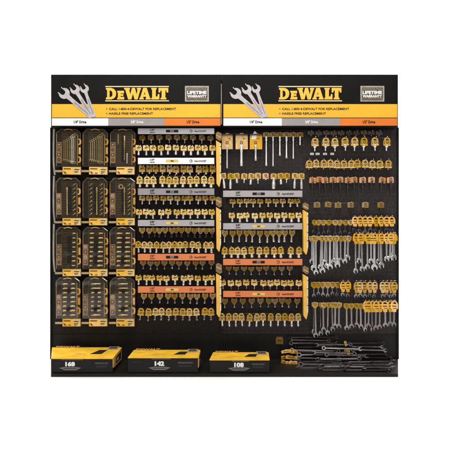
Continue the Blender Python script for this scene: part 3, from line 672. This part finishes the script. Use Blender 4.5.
# row h
wrow([(313.8 + 4.6 * i, 281.4, 288, 297 - (i * 5 % 3), 1.4) for i in range(6)], 'tagolive', 'darkchrome', UP, 'third wrench row, left part', 'stubby dark wrench on olive card', False, 6)
wrow([(342.6, 279.6, 291.6, 296, 1.5), (347.6, 279.4, 291.8, 297, 1.5)], 'cardyel', 'darkchrome', LO, 'third wrench row, centre pair', 'stubby wrench on tall yellow card', True, 6)
wrow([(355.8 + 4.5 * i, 279.8, 292.6, 297.5 - (i % 2), 1.6) for i in range(5)], 'cardamber', 'darkchrome', LO, 'third wrench row, cluster of five', 'stubby wrench on amber card', True, 6.4)
wrow([(382.6 + 3.8 * i, 279.8, 292.6, 297.5 - (i % 2), 1.5) for i in range(4)], 'cardamber', 'darkchrome', LO, 'third wrench row, right-edge cluster', 'stubby wrench on amber card', True, 6.2)
# row i
il = [(313.6, 333), (315.8, 336.6), (320.6, 335), (323.4, 331), (327.4, 334), (332.6, 330.6), (335, 327.4), (338.8, 327.8)]
wrow([(x, 302, 307.8, e, 2.0) for x, e in il], 'tagolive', 'darkchrome', LO, 'lowest wrench row, left part', 'dark chrome wrench on olive card', False, 6)
im = [(346.8, 329.4), (351.6, 327.6), (356.6, 326.4), (361, 328)]
wrow([(x, 303, 309, e, 1.9) for x, e in im], 'tagolive', 'darkchrome', LO, 'lowest wrench row, centre', 'dark chrome wrench on dull card', False, 5.4)
ir = [(365, 330.8), (368.4, 327), (372.2, 330.8), (375.6, 329.4), (379.4, 328.4), (385.4, 326.4), (390, 325.6), (393.8, 325.8)]
wrow([(x, 299.4, 311.8, e, 1.8) for x, e in ir], 'cardyel', 'darkchrome', LO - .005, 'lowest wrench row, right part', 'dark chrome wrench on yellow card')

# ------------------------------------------------------------------ large wrenches low on the right: on pegs and lying on the deck
def bigwrench(x0, x1, y, Y, sw, label, m='pilechrome', tilt=0, flip=False, card=None):
    k = (D + Y) / D; L = (x1 - x0) * S * k
    a = P(x1 if not flip else x0, y, Y)
    rot = (R(random.uniform(-.8, .8)), R((-90 if not flip else 90) + tilt), R(random.uniform(-35, 35)))
    t = thing('large_wrench', label, 'wrench', a, 'large wrenches at the bottom right', rot=rot); t.rotation_mode = 'ZYX'
    obj('wrench', combo_mesh(L - sw * S, sw * S, M[m]), t)
    return t
names = ['topmost', 'second', 'third', 'fourth', 'fifth', 'sixth', 'seventh', 'eighth', 'ninth', 'tenth', 'eleventh', 'twelfth', 'thirteenth', 'fourteenth', 'fifteenth', 'sixteenth', 'seventeenth']
li = [(288.5, 336, 337.4, -.03, 1.5), (291, 330, 340, -.03, 1.4), (289.5, 337, 343.2, -.03, 1.6), (294, 334, 346.6, -.035, 1.5), (292, 340, 350, -.035, 1.6),
      (295, 336, 352, -.042, 1.8), (297, 343, 354.2, -.05, 2.0), (297.5, 341, 357.8, -.05, 2.0), (298, 344, 361.4, -.085, 2.1), (298.5, 342, 365, -.18, 2.1), (299, 345, 368.6, -.262, 2.2)]
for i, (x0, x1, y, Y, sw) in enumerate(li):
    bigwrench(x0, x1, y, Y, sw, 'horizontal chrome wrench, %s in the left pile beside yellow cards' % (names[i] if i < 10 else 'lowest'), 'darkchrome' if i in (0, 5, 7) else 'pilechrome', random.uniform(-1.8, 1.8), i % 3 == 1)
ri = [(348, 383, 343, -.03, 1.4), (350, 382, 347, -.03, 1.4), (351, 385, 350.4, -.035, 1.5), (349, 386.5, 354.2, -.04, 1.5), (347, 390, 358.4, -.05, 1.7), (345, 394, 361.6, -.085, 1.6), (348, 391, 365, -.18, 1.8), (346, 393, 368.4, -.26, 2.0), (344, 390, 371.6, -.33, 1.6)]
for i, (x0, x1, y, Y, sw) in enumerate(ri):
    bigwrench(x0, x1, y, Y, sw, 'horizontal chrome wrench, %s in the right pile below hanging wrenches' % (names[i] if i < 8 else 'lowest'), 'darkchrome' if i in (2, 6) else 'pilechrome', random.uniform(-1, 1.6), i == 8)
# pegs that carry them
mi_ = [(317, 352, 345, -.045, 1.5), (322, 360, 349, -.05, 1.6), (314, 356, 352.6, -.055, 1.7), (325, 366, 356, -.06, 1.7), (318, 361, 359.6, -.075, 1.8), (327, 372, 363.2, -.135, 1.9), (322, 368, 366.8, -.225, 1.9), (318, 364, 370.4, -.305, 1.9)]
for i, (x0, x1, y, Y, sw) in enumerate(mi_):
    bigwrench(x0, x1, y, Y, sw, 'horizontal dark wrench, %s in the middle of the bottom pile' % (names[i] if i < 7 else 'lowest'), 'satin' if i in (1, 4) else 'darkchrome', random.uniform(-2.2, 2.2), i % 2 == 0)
c = P(342, 345, 0); bm = NB()
for x in (300, 326, 356, 376):
    for y in (339, 345, 352, 358):
        p = P(x, y, 0) ; tube(bm, [(p.x, 0, p.z - .008), (p.x, -.05, p.z - .008), (p.x, -.053, p.z - .002)], .0018, 6)
obj('peg', mesh('peg', bm, M['wire']), rack)
# bunched cards at their left ends
def bunch(x0, x1, y0, y1, Y, m, label, n):
    c = P((x0 + x1) / 2, y1, Y); k = (D + Y) / D
    t = thing('card_bundle', label, 'hang cards', c, 'bundled hang cards at the bottom right')
    W = (x1 - x0) * S * k; H = (y1 - y0) * S * k
    for i in range(n):
        bm = NB(); w_ = W * random.uniform(.4, .6); h_ = H * random.uniform(.3, .42); ch = .25
        cx_ = -W / 2 + w_ / 2 + (W - w_) * ((i % 3) / 2 if n > 2 else i); cz_ = h_ / 2 + (H - h_) * (i // 3) / max(1, (n - 1) // 3)
        prism(bm, [(-w_ / 2, -h_ / 2), (w_ / 2 * .8, -h_ / 2), (w_ / 2, -h_ * .2), (w_ / 2, h_ / 2 * .7), (w_ * .2, h_ / 2), (0, h_ * .3), (-w_ * .2, h_ / 2), (-w_ / 2, h_ * .35)], -.002, .002, 0, .0005)
        box(bm, -w_ * .25, w_ * .3, -.0028, -.001, -h_ * .1, h_ * .05, 1)
        obj('card', mesh('card', bm, [m, M['brownink']]), t, loc=(cx_, -.004 * i, cz_), rot=(R(random.uniform(-14, 14)), R(random.uniform(-16, 16)), R(random.uniform(-25, 25))))
bunch(281, 297.5, 349.3, 359, -.06, M['cardyel'], 'upper bundle of yellow hang cards at left end of the horizontal wrenches', 6)
bunch(281, 297, 360.2, 371, -.12, M['cardyel'], 'lower bundle of yellow hang cards at left end of the horizontal wrenches', 6)
bunch(343.8, 349.6, 340.5, 354.5, -.05, M['tagolive'], 'narrow upright bundle of brown hang cards between the two wrench piles', 4)
bm = NB(); W = 3.7 * S; H = 7.4 * S; prism(bm, [(-W, 0), (W, 0), (W, H * .85), (W * .6, H), (-W * .7, H), (-W, H * .8)], 0, .006, 0, .0006); box(bm, -W * .5, W * .6, -.0008, .001, H * .4, H * .55, 1)
tag(obj('loose_tag', mesh('loose_tag', bm, [M['tagdull'], M['brownink']]), loc=P(279.5, 344.2, -.012)), 'single square dull tan tag hanging alone right of the smallest kit box', 'hang tag')
hb = thing('hook_bar', 'short dark hook behind the lone square tan tag', 'hook bar', P(279.5, 338.5, -.001)); obj('hook', HOOK, hb)

# ------------------------------------------------------------------ yellow dividers
def divider(x0, x1, yc0, yc1, yb0, yb1, label):
    Y = -.1; c = P((x0 + x1) / 2, yb1, Y)
    t = thing('yellow_divider', label, 'divider', c, 'yellow dividers between the bays')
    def X(x): return P(x, 0, Y).x - c.x
    def Z(y): return P(0, y, Y).z - c.z
    w_ = x1 - x0
    bm = NB(); prism(bm, [(X(x0), Z(yb0)), (X(x1 - w_ * .28), Z(yb0 + 2.2)), (X(x1 - w_ * .28), Z(yb1 - .8)), (X(x0 + w_ * .6), Z(yb1)), (X(x0 + w_ * .1), Z(yb1 - 3.6))], 0, .05, 0, .001)
    obj('blade', mesh('blade', bm, M['blade']), t)
    bm = NB(); prism(bm, [(X(x1 - w_ * .27), Z(yb0 + 2.3)), (X(x1), Z(yb0 + 3)), (X(x1), Z(yb1 - 8)), (X(x1 - w_ * .27), Z(yb1 - 1))], .002, .048)
    for q in range(4):
        zz = Z(yb0 + 6 + q * (yb1 - yb0 - 16) / 3.5); box(bm, X(x1 - w_ * .2), X(x1) + .0008, .0012, .03, zz - .004, zz + .002, 1)
    obj('edge', mesh('edge', bm, [M['bladeedge'], M['brownink']]), t)
    bm = NB(); prism(bm, [(X(x0 - .2), Z(yc0 + 1.5)), (X(x0 + w_ * .4), Z(yc0)), (X(x1 + .6), Z(yc0 + 2)), (X(x1 + .8), Z(yc1)), (X(x1 - w_ * .3), Z(yc1 + 1.6)), (X(x0 - .2), Z(yc1 - 1.2))], .004, .045, 0, .001)
    prism(bm, [(X(x0 + .3), Z(yc0 + 3)), (X(x1), Z(yc0 + 5.5)), (X(x1), Z(yc0 + 6.6)), (X(x0 + .3), Z(yc0 + 4.2))], .003, .006, 1)
    obj('cap', mesh('cap', bm, [M['bladecap'], M['latch']]), t)
    bm = NB(); box(bm, X(x0 + .8), X(x1 - .8), .05, -Y - .013, Z(yb1 - 8), Z(yc0 + 3)); obj('arm', mesh('arm', bm, M['black']), t)
divider(216.0, 221.0, 131.4, 139.2, 140.4, 187, 'topmost yellow divider between the bays, beside the white rail')
divider(216.0, 221.0, 196.4, 206, 207, 252, 'middle yellow divider between the bays, beside the grey rails')
divider(216.0, 221.2, 263.2, 272.6, 273.4, 317.6, 'lowest yellow divider between the bays, beside the orange rails')
divider(303.2, 308.2, 202.4, 208.8, 209.8, 254.8, 'upper yellow divider at the right ends of the right bay rails')
divider(303.2, 308.2, 266.0, 273.0, 274.2, 319.6, 'lower yellow divider at the right ends of the right bay rails')

# ------------------------------------------------------------------ boxed tool sets, four rows of three
YC = -.065
def pack(ix, iy, x0, x1, y0, y1, ylab, kind, sticker, clip, label):
    """x0..x1, y0..y1: dark case; ylab: top,bottom of the yellow label"""
    k = (D + YC) / D; c = P((x0 + x1) / 2, ylab[1], YC)
    t = thing('boxed_tool_set', label, 'tool set', c, 'boxed tool sets in the left bay', rot=(R(random.uniform(-1, 1)), R(random.uniform(-.7, .7)), R(random.uniform(-3, 3))))
    def X(x): return P(x, 0, YC).x - c.x
    def Z(y): return P(0, y, YC).z - c.z
    def part(name, bm, m, lab=None, par=None): return obj(name, mesh(name, bm, m), par or t, label=lab)
    w_ = x1 - x0; ch = 4.5
    outer = [(x0, y1), (x1, y1), (x1, y0 + ch), (x1 - ch, y0), (x0 + ch, y0), (x0, y0 + ch)]
    bm = NB(); prism(bm, [(X(x), Z(y)) for x, y in outer], -.004, .05, 0, .0015)
    case = part('case', bm, M['case'])
    # raised rim
    i0, i1, j0, j1 = x0 + 6.6, x1 - 4.2, y0 + 4.2, y1 - 1.5
    bm = NB()
    for (a, b, cc, d) in ((i0 - .5, i0, j0, j1), (i1, i1 + .5, j0, j1), (i0 - .5, i1 + .5, j0 - .5, j0), (i0 - .5, i1 + .5, j1, j1 + .5)):
        box(bm, X(a), X(b), -.0075, -.003, Z(d), Z(cc))
    part('rim', bm, M['caserib'], par=case)
    bm = NB(); box(bm, X(i0) + .0003, X(i1) - .0003, -.0052, -.0035, Z(j1) + .0003, Z(j0) - .0003); 
    nr = 13
    for q in range(nr):
        yy = j0 + 2 + q * (j1 - j0 - 4) / (nr - 1)
        for (ra, rb) in ((i0 + .5, i0 + (i1 - i0) * .36), (i1 - (i1 - i0) * .36, i1 - .5)):
            box(bm, X(ra), X(rb), -.0062, -.005, Z(yy + .35), Z(yy - .35), 1)
    box(bm, X((i0 + i1) / 2 - 2.6), X((i0 + i1) / 2 + 2.6), -.0058, -.005, Z(j1 - 4), Z(j0 + 5), 2)
    part('insert', bm, [M['casein'], M['caserib'], M['ink']], par=case)
    # outline bead of the clear cover
    bm = NB()
    o2 = [(x0 + .8, y1 - 1), (x0 + .8, y0 + ch + .3), (x0 + ch + .2, y0 + .8), (x1 - ch - .2, y0 + .8), (x1 - .8, y0 + ch + .3), (x1 - .8, y1 - 1)]
    tube(bm, [(X(x), -.0045, Z(y)) for x, y in o2], .0013, 6); part('cover_bead', bm, M['coverbead'], par=case)
    bm = NB(); o3 = [(x0 + .9, y1 - .6), (x1 - .9, y1 - .6), (x1 - .9, y0 + ch + .2), (x1 - ch - .1, y0 + .9), (x0 + ch + .1, y0 + .9), (x0 + .9, y0 + ch + .2)]
    prism(bm, [(X(x), Z(y)) for x, y in o3], -.0215, -.0205); part('clear_cover', bm, M['clear'], par=case)
    # golden lining down both long edges of the case
    bm = NB()
    box(bm, X(x1 - 3.7), X(x1 - 3.2), -.0062, -.003, Z(y1 - 2), Z(y0 + 6)); box(bm, X(x0 + .5), X(x0 + .9), -.0062, -.003, Z(y1 - 2), Z(y0 + 6))
    part('gold_lining', bm, M['hinge'], par=case)
    # handle arc
    bm = NB(); mx = (x0 + x1) / 2; n = 8
    pts = [(X(mx - 4.2 + 8.4 * i / n), -.008 - .004 * math.sin(PI * i / n), Z(y0 + 1.9 - 1.1 * math.sin(PI * i / n))) for i in range(n + 1)]
    tube(bm, pts, .0032, 8); part('handle', bm, M['latch'] if iy == 0 else M['hinge'])
    # latches on the right
    hgt = (y1 - y0)
    for q in range(3):
        a = y0 + hgt * (.26 + .23 * q); b = a + hgt * .17
        bm = NB()
        pp = [(x1 - 2.7, a), (x1 - .5, a + .6), (x1 + .1, a + 1.8), (x1 + .1, b - 1.8), (x1 - .5, b - .6), (x1 - 2.7, b), (x1 - 2.7, b - 1.2), (x1 - 1.4, b - 1.8), (x1 - 1.4, a + 1.8), (x1 - 2.7, a + 1.2)]
        if q == 1: pp = [(x1 - 2.2, a), (x1 - .2, a), (x1 - .2, b), (x1 - 2.2, b)]
        prism(bm, [(X(x), Z(y)) for x, y in pp], -.011, 0, 0, .0008); part('latch', bm, M['latch'])
    if sticker:
        a, b = sticker
        bm = NB(); box(bm, X(x0 + .5), X(x0 + 6.0), -.009, -.003, Z(b), Z(a), 0, .0012)
        st = part('side_sticker', bm, M['sticker'])
        bm = NB(); sx = x0 + 3.25
        for q, f in enumerate((.12, .36, .6, .84)):
            yy = a + (b - a) * f
            if (q + ix + iy) % 2: ringflat(bm, X(sx), Z(yy), .005, .0105, -.0097, -.008, 14, q % 2)
            else:
                box(bm, X(sx - 1.7), X(sx + 1.7), -.0097, -.008, Z(yy + 1.5), Z(yy - 1.5), 1); box(bm, X(sx - .9), X(sx + .8), -.0103, -.009, Z(yy + .6), Z(yy - .5), 0)
        part('sticker_print', bm, [M['stickermark'], M['brownink']], par=st)
    if clip:  # bright bar modelled as a glint on the clear plastic corner
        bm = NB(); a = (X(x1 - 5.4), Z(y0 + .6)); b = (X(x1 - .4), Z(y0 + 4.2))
        tube(bm, [(a[0], -.008, a[1]), (b[0], -.008, b[1])], .0034, 8); part('corner_glint', bm, M['bright'])
    # label and the hinge bar beside it
    lx0, lx1 = x0 + 7.0, x0 + 25.4
    bm = NB(); box(bm, X(lx0), X(lx1), -.013, -.003, Z(ylab[1]), Z(ylab[0]), 0, .001); lab = part('label_card', bm, M['labeledge'])
    e = .45
    bm = NB(); box(bm, X(lx0 + e), X(lx0 + 10.8), -.0136, -.0125, Z(ylab[1] - e), Z(ylab[0] + e)); part('yellow_field', bm, M['label'], par=lab)
    bm = NB(); box(bm, X(lx0 + 10.8) + .0003, X(lx1 - e), -.0136, -.0125, Z(ylab[1] - e), Z(ylab[0] + e)); part('pale_field', bm, M['labelpale'], par=lab)
    bm = NB(); h = ylab[1] - ylab[0]
    box(bm, X(lx0 + 1.2), X(lx0 + 8.2), -.0143, -.013, Z(ylab[0] + h * .34), Z(ylab[0] + h * .2))
    box(bm, X(lx0 + 11.6), X(lx1 - 1.6), -.0143, -.013, Z(ylab[0] + h * .40), Z(ylab[0] + h * .28))
    for q in range(2 + (ix + iy) % 2): box(bm, X(lx0 + 11.8), X(lx1 - 2.4 - q), -.0143, -.013, Z(ylab[0] + h * (.62 + .13 * q)), Z(ylab[0] + h * (.55 + .13 * q)))
    prism(bm, [(X(lx0 + .8), Z(ylab[0] + h * .62)), (X(lx0 + 2.8), Z(ylab[0] + h * .62)), (X(lx0 + 4.2), Z(ylab[1] - .9)), (X(lx0 + 2.6), Z(ylab[1] - .9))], -.0143, -.013)
    if (ix + iy) % 2: box(bm, X(lx0 + 6), X(lx0 + 8.6), -.0143, -.013, Z(ylab[1] - 1), Z(ylab[1] - 1.9))
    part('label_print', bm, M['brownink'], par=lab)
    bm = NB(); yy = (ylab[0] + ylab[1]) / 2 + .5
    box(bm, X(x0 - .6), X(lx0) - .001, -.008, -.002, Z(yy + 1), Z(yy - 1), 0, .001); part('hinge_bar', bm, M['hinge'])
    # contents
    if kind == 'wrenches':
        n = 7
        for q in range(n):
            xx = i0 + 1.6 + q * (i1 - i0 - 3.4) / (n - 1); top = j0 + 9 - q * 1.15; bot = j1 - 5.5 + q * .45
            L = (bot - top) * S * k
            o = obj('set_wrench', combo_mesh(L, .95 * S if q < 5 else 1.2 * S, M['brass'] if not (q in (4, 5) and ix == 0) else M['bright']), t, loc=(X(xx), -.0085, Z(bot)))
    elif kind == 'bits':
        for q in range(8):
            yy = j0 + 3 + q * (j1 - j0 - 6) / 7
            for s_ in ((0, 1) if ix == 1 else (1,)):
                xx = (i0 + 2.2) if s_ == 0 else (i1 - 2.2)
                bm = NB(); a = (X(xx - 1.3), Z(yy + 1.1)); b = (X(xx + 1.3), Z(yy - .9))
                tube(bm, [(a[0], -.0085, a[1]), (b[0], -.0085, b[1])], .0028, 8); part('bit', bm, M['brass'])
        bm = NB(); xx = X((i0 + i1) / 2 + (.8 if ix else -2)); r = .0045
        lathe(bm, [(r * .7, Z(j1 - 2)), (r, Z(j1 - 2.4)), (r, Z(j1 - 24 + 6 * ix % 5)), (r * 1.5, Z(j1 - 25)), (r * 1.5, Z(j1 - 29)), (r, Z(j1 - 29.5))], xx, -.009, 14); part('driver_shaft', bm, M['brass'])
        if ix == 2:
            bm = NB(); ringflat(bm, X(i0 + 5), Z(j0 + 5), .009, .017, -.012, -.004, 20); part('ratchet_head', bm, M['brass'])
    elif kind == 'short_set':
        bm = NB(); xx = X(i0 + 2.0); lathe(bm, [(.003, Z(j0 + 12)), (.0042, Z(j0 + 11.5)), (.0042, Z(j0 + 2)), (.003, Z(j0 + 1.4))], xx, -.008, 12); part('set_pin', bm, M['brass'])
        bm = NB(); xx = X(i0 + 8.4); lathe(bm, [(.003, Z(j0 + 28)), (.0046, Z(j0 + 27)), (.0046, Z(j0 + 16)), (.0075, Z(j0 + 15)), (.0075, Z(j0 + 3.4)), (.005, Z(j0 + 3))], xx, -.009, 14); part('set_driver', bm, M['brass'])
        bm = NB(); xx = X(i0 + 11.0); lathe(bm, [(.002, Z(j0 + 31)), (.0036, Z(j0 + 30)), (.0036, Z(j0 + 21)), (.002, Z(j0 + 20.4))], xx, -.009, 12); part('set_pin', bm, M['bright'])
    else:
        n = 8
        lens = {'sockets_faint': (3.0, 3.6), 'sockets': (3.6, 5.2), 'sockets_wide': (4.8, 5.6), 'sockets_mid': (4.2, 5.0), 'sockets_narrow': (3.2, 3.6)}[kind]
        for q in range(n):
            yy = j0 + 2.6 + q * (j1 - j0 - 5) / (n - 1)
            for s_, ln in enumerate(lens):
                ln2 = ln * (1.25 - .07 * q) if s_ == 0 else ln * (.85 + .04 * q)
                if kind == 'sockets_narrow':
                    xa = (i0 + i1) / 2 - 5 if s_ == 0 else (i0 + i1) / 2 + 5 - ln2
                    if q in (0, 1, 7) and s_ == 0: ln2 = 9.6
                    if q in (0, 1, 7) and s_ == 1: continue
                else: xa = i0 + .8 if s_ == 0 else i1 - .8 - ln2
                bm = NB(); r = (.85 + .04 * q) * S * (.7 if kind == 'sockets_faint' else 1)
                lathe(bm, [(r * .7, X(xa)), (r, X(xa) + .001), (r, X(xa + ln2 * .45)), (r * .8, X(xa + ln2 * .5)), (r * .8, X(xa + ln2) - .001), (r * .6, X(xa + ln2))], Z(yy), -.0075, 12, axis='x')
                part('set_socket', bm, M['casein'] if kind == 'sockets_faint' and s_ == 0 else M['brass'])
X0 = ((56.0, 81.0), (82.4, 108.0), (109.6, 135.6))
rows = [((128.6, 167.2), (166.9, 174.8)), ((177.6, 218.4), (218.0, 225.4)), ((226.6, 269.4), (268.9, 276.2)), ((277.0, 318.8), (318.4, 326.2))]
content = {(0, 0): 'wrenches', (1, 0): 'wrenches', (2, 0): 'short_set', (0, 1): 'bits', (1, 1): 'bits', (2, 1): 'bits',
           (0, 2): 'sockets_faint', (1, 2): 'sockets', (2, 2): 'sockets_wide', (0, 3): 'sockets_mid', (1, 3): 'sockets_narrow', (2, 3): 'sockets_narrow'}
stick = {(0, 0): (142.4, 163.4), (2, 0): (142.4, 163.4), (0, 1): (193.2, 214.6), (2, 1): (193.2, 214.6)}
for ix in range(3):
    stick[(ix, 2)] = (244.2, 265.2); stick[(ix, 3)] = (294.2, 315.2)
glints = {(2, 1), (1, 2), (2, 2), (1, 3), (0, 3)}
desc = {'wrenches': 'black case of graded wrenches', 'short_set': 'black case holding a few drivers', 'bits': 'black case of slanted bits', 'sockets_faint': 'black case of faint thin sockets',
        'sockets': 'black case with two socket columns', 'sockets_wide': 'black case with wide golden socket columns', 'sockets_mid': 'black case with medium socket columns', 'sockets_narrow': 'black case with centred sockets'}
for (ix, iy), kind in content.items():
    (x0, x1), (r, lb) = X0[ix], rows[iy]
    pack(ix, iy, x0, x1, r[0], r[1], lb, kind, stick.get((ix, iy)), (ix, iy) in glints,
         '%s with yellow label, %s row, %s column' % (desc[kind], ('top', 'second', 'third', 'bottom')[iy], ('left', 'middle', 'right')[ix]))
for iy in range(4):
    y = rows[iy][0][0] + 1.0
    hookbar([68, 95, 122], y, -.03, 'the %s row of boxed sets' % ('top', 'second', 'third', 'bottom')[iy])

# ------------------------------------------------------------------ three kit boxes on the deck
YF = -.355
def kit(fx0, fx1, ytf, ybk, bx0, bx1, num, numx, gw, label, side):
    kf = (D + YF) / D
    zb = .021; zt = P(0, ytf, YF).z
    # back edge depth so that the lid's rear edge lands at ybk: z = zt -> solve
    kb = (ZC - zt) / ((ybk - 225) * S); Yb = kb * D - D
    xa, xb = P(fx0, 0, YF).x, P(fx1, 0, YF).x
    xc, xd = P(bx0, 0, Yb).x, P(bx1, 0, Yb).x
    c = Vector(((xa + xb) / 2, YF, zb))
    t = thing('tool_kit_box', label, 'tool kit', c, 'tool kit boxes on the deck')
    h = zt - zb; x0, x1 = xa - c.x, xb - c.x; x2, x3 = xc - c.x, xd - c.x; dp = Yb - YF
    def slab(z0, z1, g, mm, name, par=None, yfront=0.0, ins=0.0, bev=.002):
        bm = NB()
        pl = [(x0 + ins, yfront), (x1 - ins, yfront), (x3 - ins, dp - ins), (x2 + ins, dp - ins)]
        lo = [bm.verts.new((x, y, z0)) for x, y in pl]; hi = [bm.verts.new((x, y, z1)) for x, y in pl]
        bm.faces.new(lo[::-1]); bm.faces.new(hi)
        for i in range(4): bm.faces.new((lo[i], lo[(i + 1) % 4], hi[(i + 1) % 4], hi[i]))
        bmesh.ops.recalc_face_normals(bm, faces=bm.faces[:])
        if bev: bmesh.ops.bevel(bm, geom=bm.edges[:], offset=bev, segments=2, affect='EDGES')
        return obj(name, mesh(name, bm, mm), par or t)
    body = slab(0, h - .007, 0, M['boxblack'], 'body', bev=.003)
    lid = slab(h - .0068, h, 0, M['boxyellow'], 'lid', ins=-.0012, yfront=-.0015, bev=.0018)
    # front print and painted highlight
    f = S * kf; xn = (P(numx, 0, YF).x - c.x)
    zn = h * .60
    bm = NB(); box(bm, xn - gw * f, xn + gw * f * 1.4, -.0012, .001, h - .0125, h - .0095); obj('front_highlight', mesh('front_highlight', bm, M['inkgrey']), body)  # grey highlight painted near the top of the front
    o = obj('number_lettering', text_mesh(num, 4.6 * f, M['inkwhite'], 9.6 * f, .06, .001), t, loc=(xn, -.0015, zn)); 
    bm = NB(); gz = h * .28
    prism(bm, [(xn - 11 * f, gz + .006), (xn - 5.5 * f, gz + .0115), (xn + 5.5 * f, gz + .0115), (xn + 11 * f, gz + .006), (xn + 7.5 * f, gz - .004), (xn + 6 * f, gz - .009), (xn - 6 * f, gz - .009), (xn - 7.5 * f, gz - .004)], -.0012, .001)
    obj('tray_picture', mesh('tray_picture', bm, M['inkgrey']), body)
    bm = NB(); zz = gz + .002
    for q in range(9): box(bm, xn + (-6.4 + q * 1.5) * f, xn + (-5.6 + q * 1.5) * f, -.0018, -.0005, zz - .003, zz + .004)
    obj('tray_detail', mesh('tray_detail', bm, M['boxblack']), body)
    bm = NB(); w_ = x1 - x0
    box(bm, x1 - w_ * .30, x1 - w_ * .07, -.001, .001, h * .58, h * .72); box(bm, x1 - w_ * .28, x1 - w_ * .1, -.001, .001, h * .38, h * .50)
    box(bm, x0 + w_ * .05, x0 + w_ * .18, -.001, .001, h * .64, h * .68)
    obj('front_panel', mesh('front_panel', bm, M['boxpanel']), body)
    o = obj('caption_lettering', text_mesh('MECHANICS TOOL SET', 1.5 * f, M['inkgrey'], w_ * .2, .0), body, loc=(x1 - w_ * .185, -.0019, h * .65))
    # raised lettering along the rear edge of the lid
    fb = S * (D + Yb) / D; L = 24 * fb * (w_ / .4 if w_ < .4 else 1)
    o = obj('rear_lettering', text_mesh('DEWALT', 1.5 * fb, M['boxgold'], round(L, 4), .05, .006), lid, loc=(x2 + L / 2 + .012 + (.02 if bx0 < 60 else .004), dp - .008, h + .005))
    # silver sticker on the rear right corner and printed patch on the lid
    bm = NB(); sx1 = x3 - .014; sx0 = sx1 - 10 * fb; box(bm, sx0, sx1, dp - .07, dp - .001, h - .001, h + .006, 0, .001); stk = obj('corner_sticker', mesh('corner_sticker', bm, M['badge']), lid)
    bm = NB(); box(bm, sx0 + .008, sx1 - .008, dp - .066, dp - .012, h + .0055, h + .0068); obj('sticker_print', mesh('sticker_print', bm, M['brownink']), stk)
    bm = NB(); d0 = dp * .2; d1 = dp * .72
    v = [(sx0 - .085, -0), (sx0 - .02, 0)]
    pl = [(sx0 - .085, dp * .34), (sx0 - .012, dp * .34), (sx0 + .004, d1), (sx0 - .05, d1)]
    bmv = [bm.verts.new((x, y, h + .0006)) for x, y in pl]; fc = bm.faces.new(bmv)
    r_ = bmesh.ops.extrude_face_region(bm, geom=[fc]); 
    for e_ in r_['geom']:
        if isinstance(e_, bmesh.types.BMVert): e_.co.z += .0006
    obj('lid_print', mesh('lid_print', bm, M['boxpanel']), lid)
    bm = NB()
    for q in range(5):
        xx = x0 + w_ * (.32 + .035 * q); box(bm, xx, xx + w_ * .02, dp * (.3 + .05 * (q % 2)), dp * .42, h + .0004, h + .0010)
    obj('lid_marks', mesh('lid_marks', bm, M['boxgold']), lid)
    if side:
        # yellow frame wrapping the right end with a dark picture
        import mathutils
        d = Vector((x3 - x1, dp, 0)); n_ = Vector((d.y, -d.x, 0)).normalized()
        def sidepoly(uv, off, m, name, par, th=.001):
            bm = NB(); a = [bm.verts.new(Vector((x1, 0, 0)) + d * u + n_ * off + Vector((0, 0, v))) for u, v in uv]
            b = [bm.verts.new(vv.co - n_ * th) for vv in a]
            bm.faces.new(a); bm.faces.new(b[::-1]); N = len(uv)
            for i in range(N): bm.faces.new((a[i], b[i], b[(i + 1) % N], a[(i + 1) % N]))
            bmesh.ops.recalc_face_normals(bm, faces=bm.faces[:])
            return obj(name, mesh(name, bm, m), par)
        sp = sidepoly([(.01, h * .36), (.04, h * .30), (.96, h * .16), (.99, h * .22), (.99, h - .008), (.01, h - .008)], .0015, M['boxgold'], 'end_panel', t, .004)
        sidepoly([(.28, h * .42), (.86, h * .30), (.88, h * .78), (.30, h * .82)], .0025, M['boxpanel'], 'end_picture', sp)
        sidepoly([(.36, h * .5), (.6, h * .45), (.62, h * .66), (.38, h * .7)], .0032, M['latch'], 'end_mark', sp)
    return t
kit(51.3, 113.0, 358.0, 347.3, 52.2, 121.6, '168', 70.2, 9, 'largest black and yellow kit box, numbered 168, at the left end of the deck', True)
kit(128.0, 198.4, 357.2, 349.8, 134.0, 200.2, '142', 159.5, 8, 'middle black and yellow kit box, numbered 142', True)
kit(209.6, 269.4, 359.4, 352.2, 213.2, 268.4, '108', 239, 7, 'smallest black and yellow kit box, numbered 108', False)
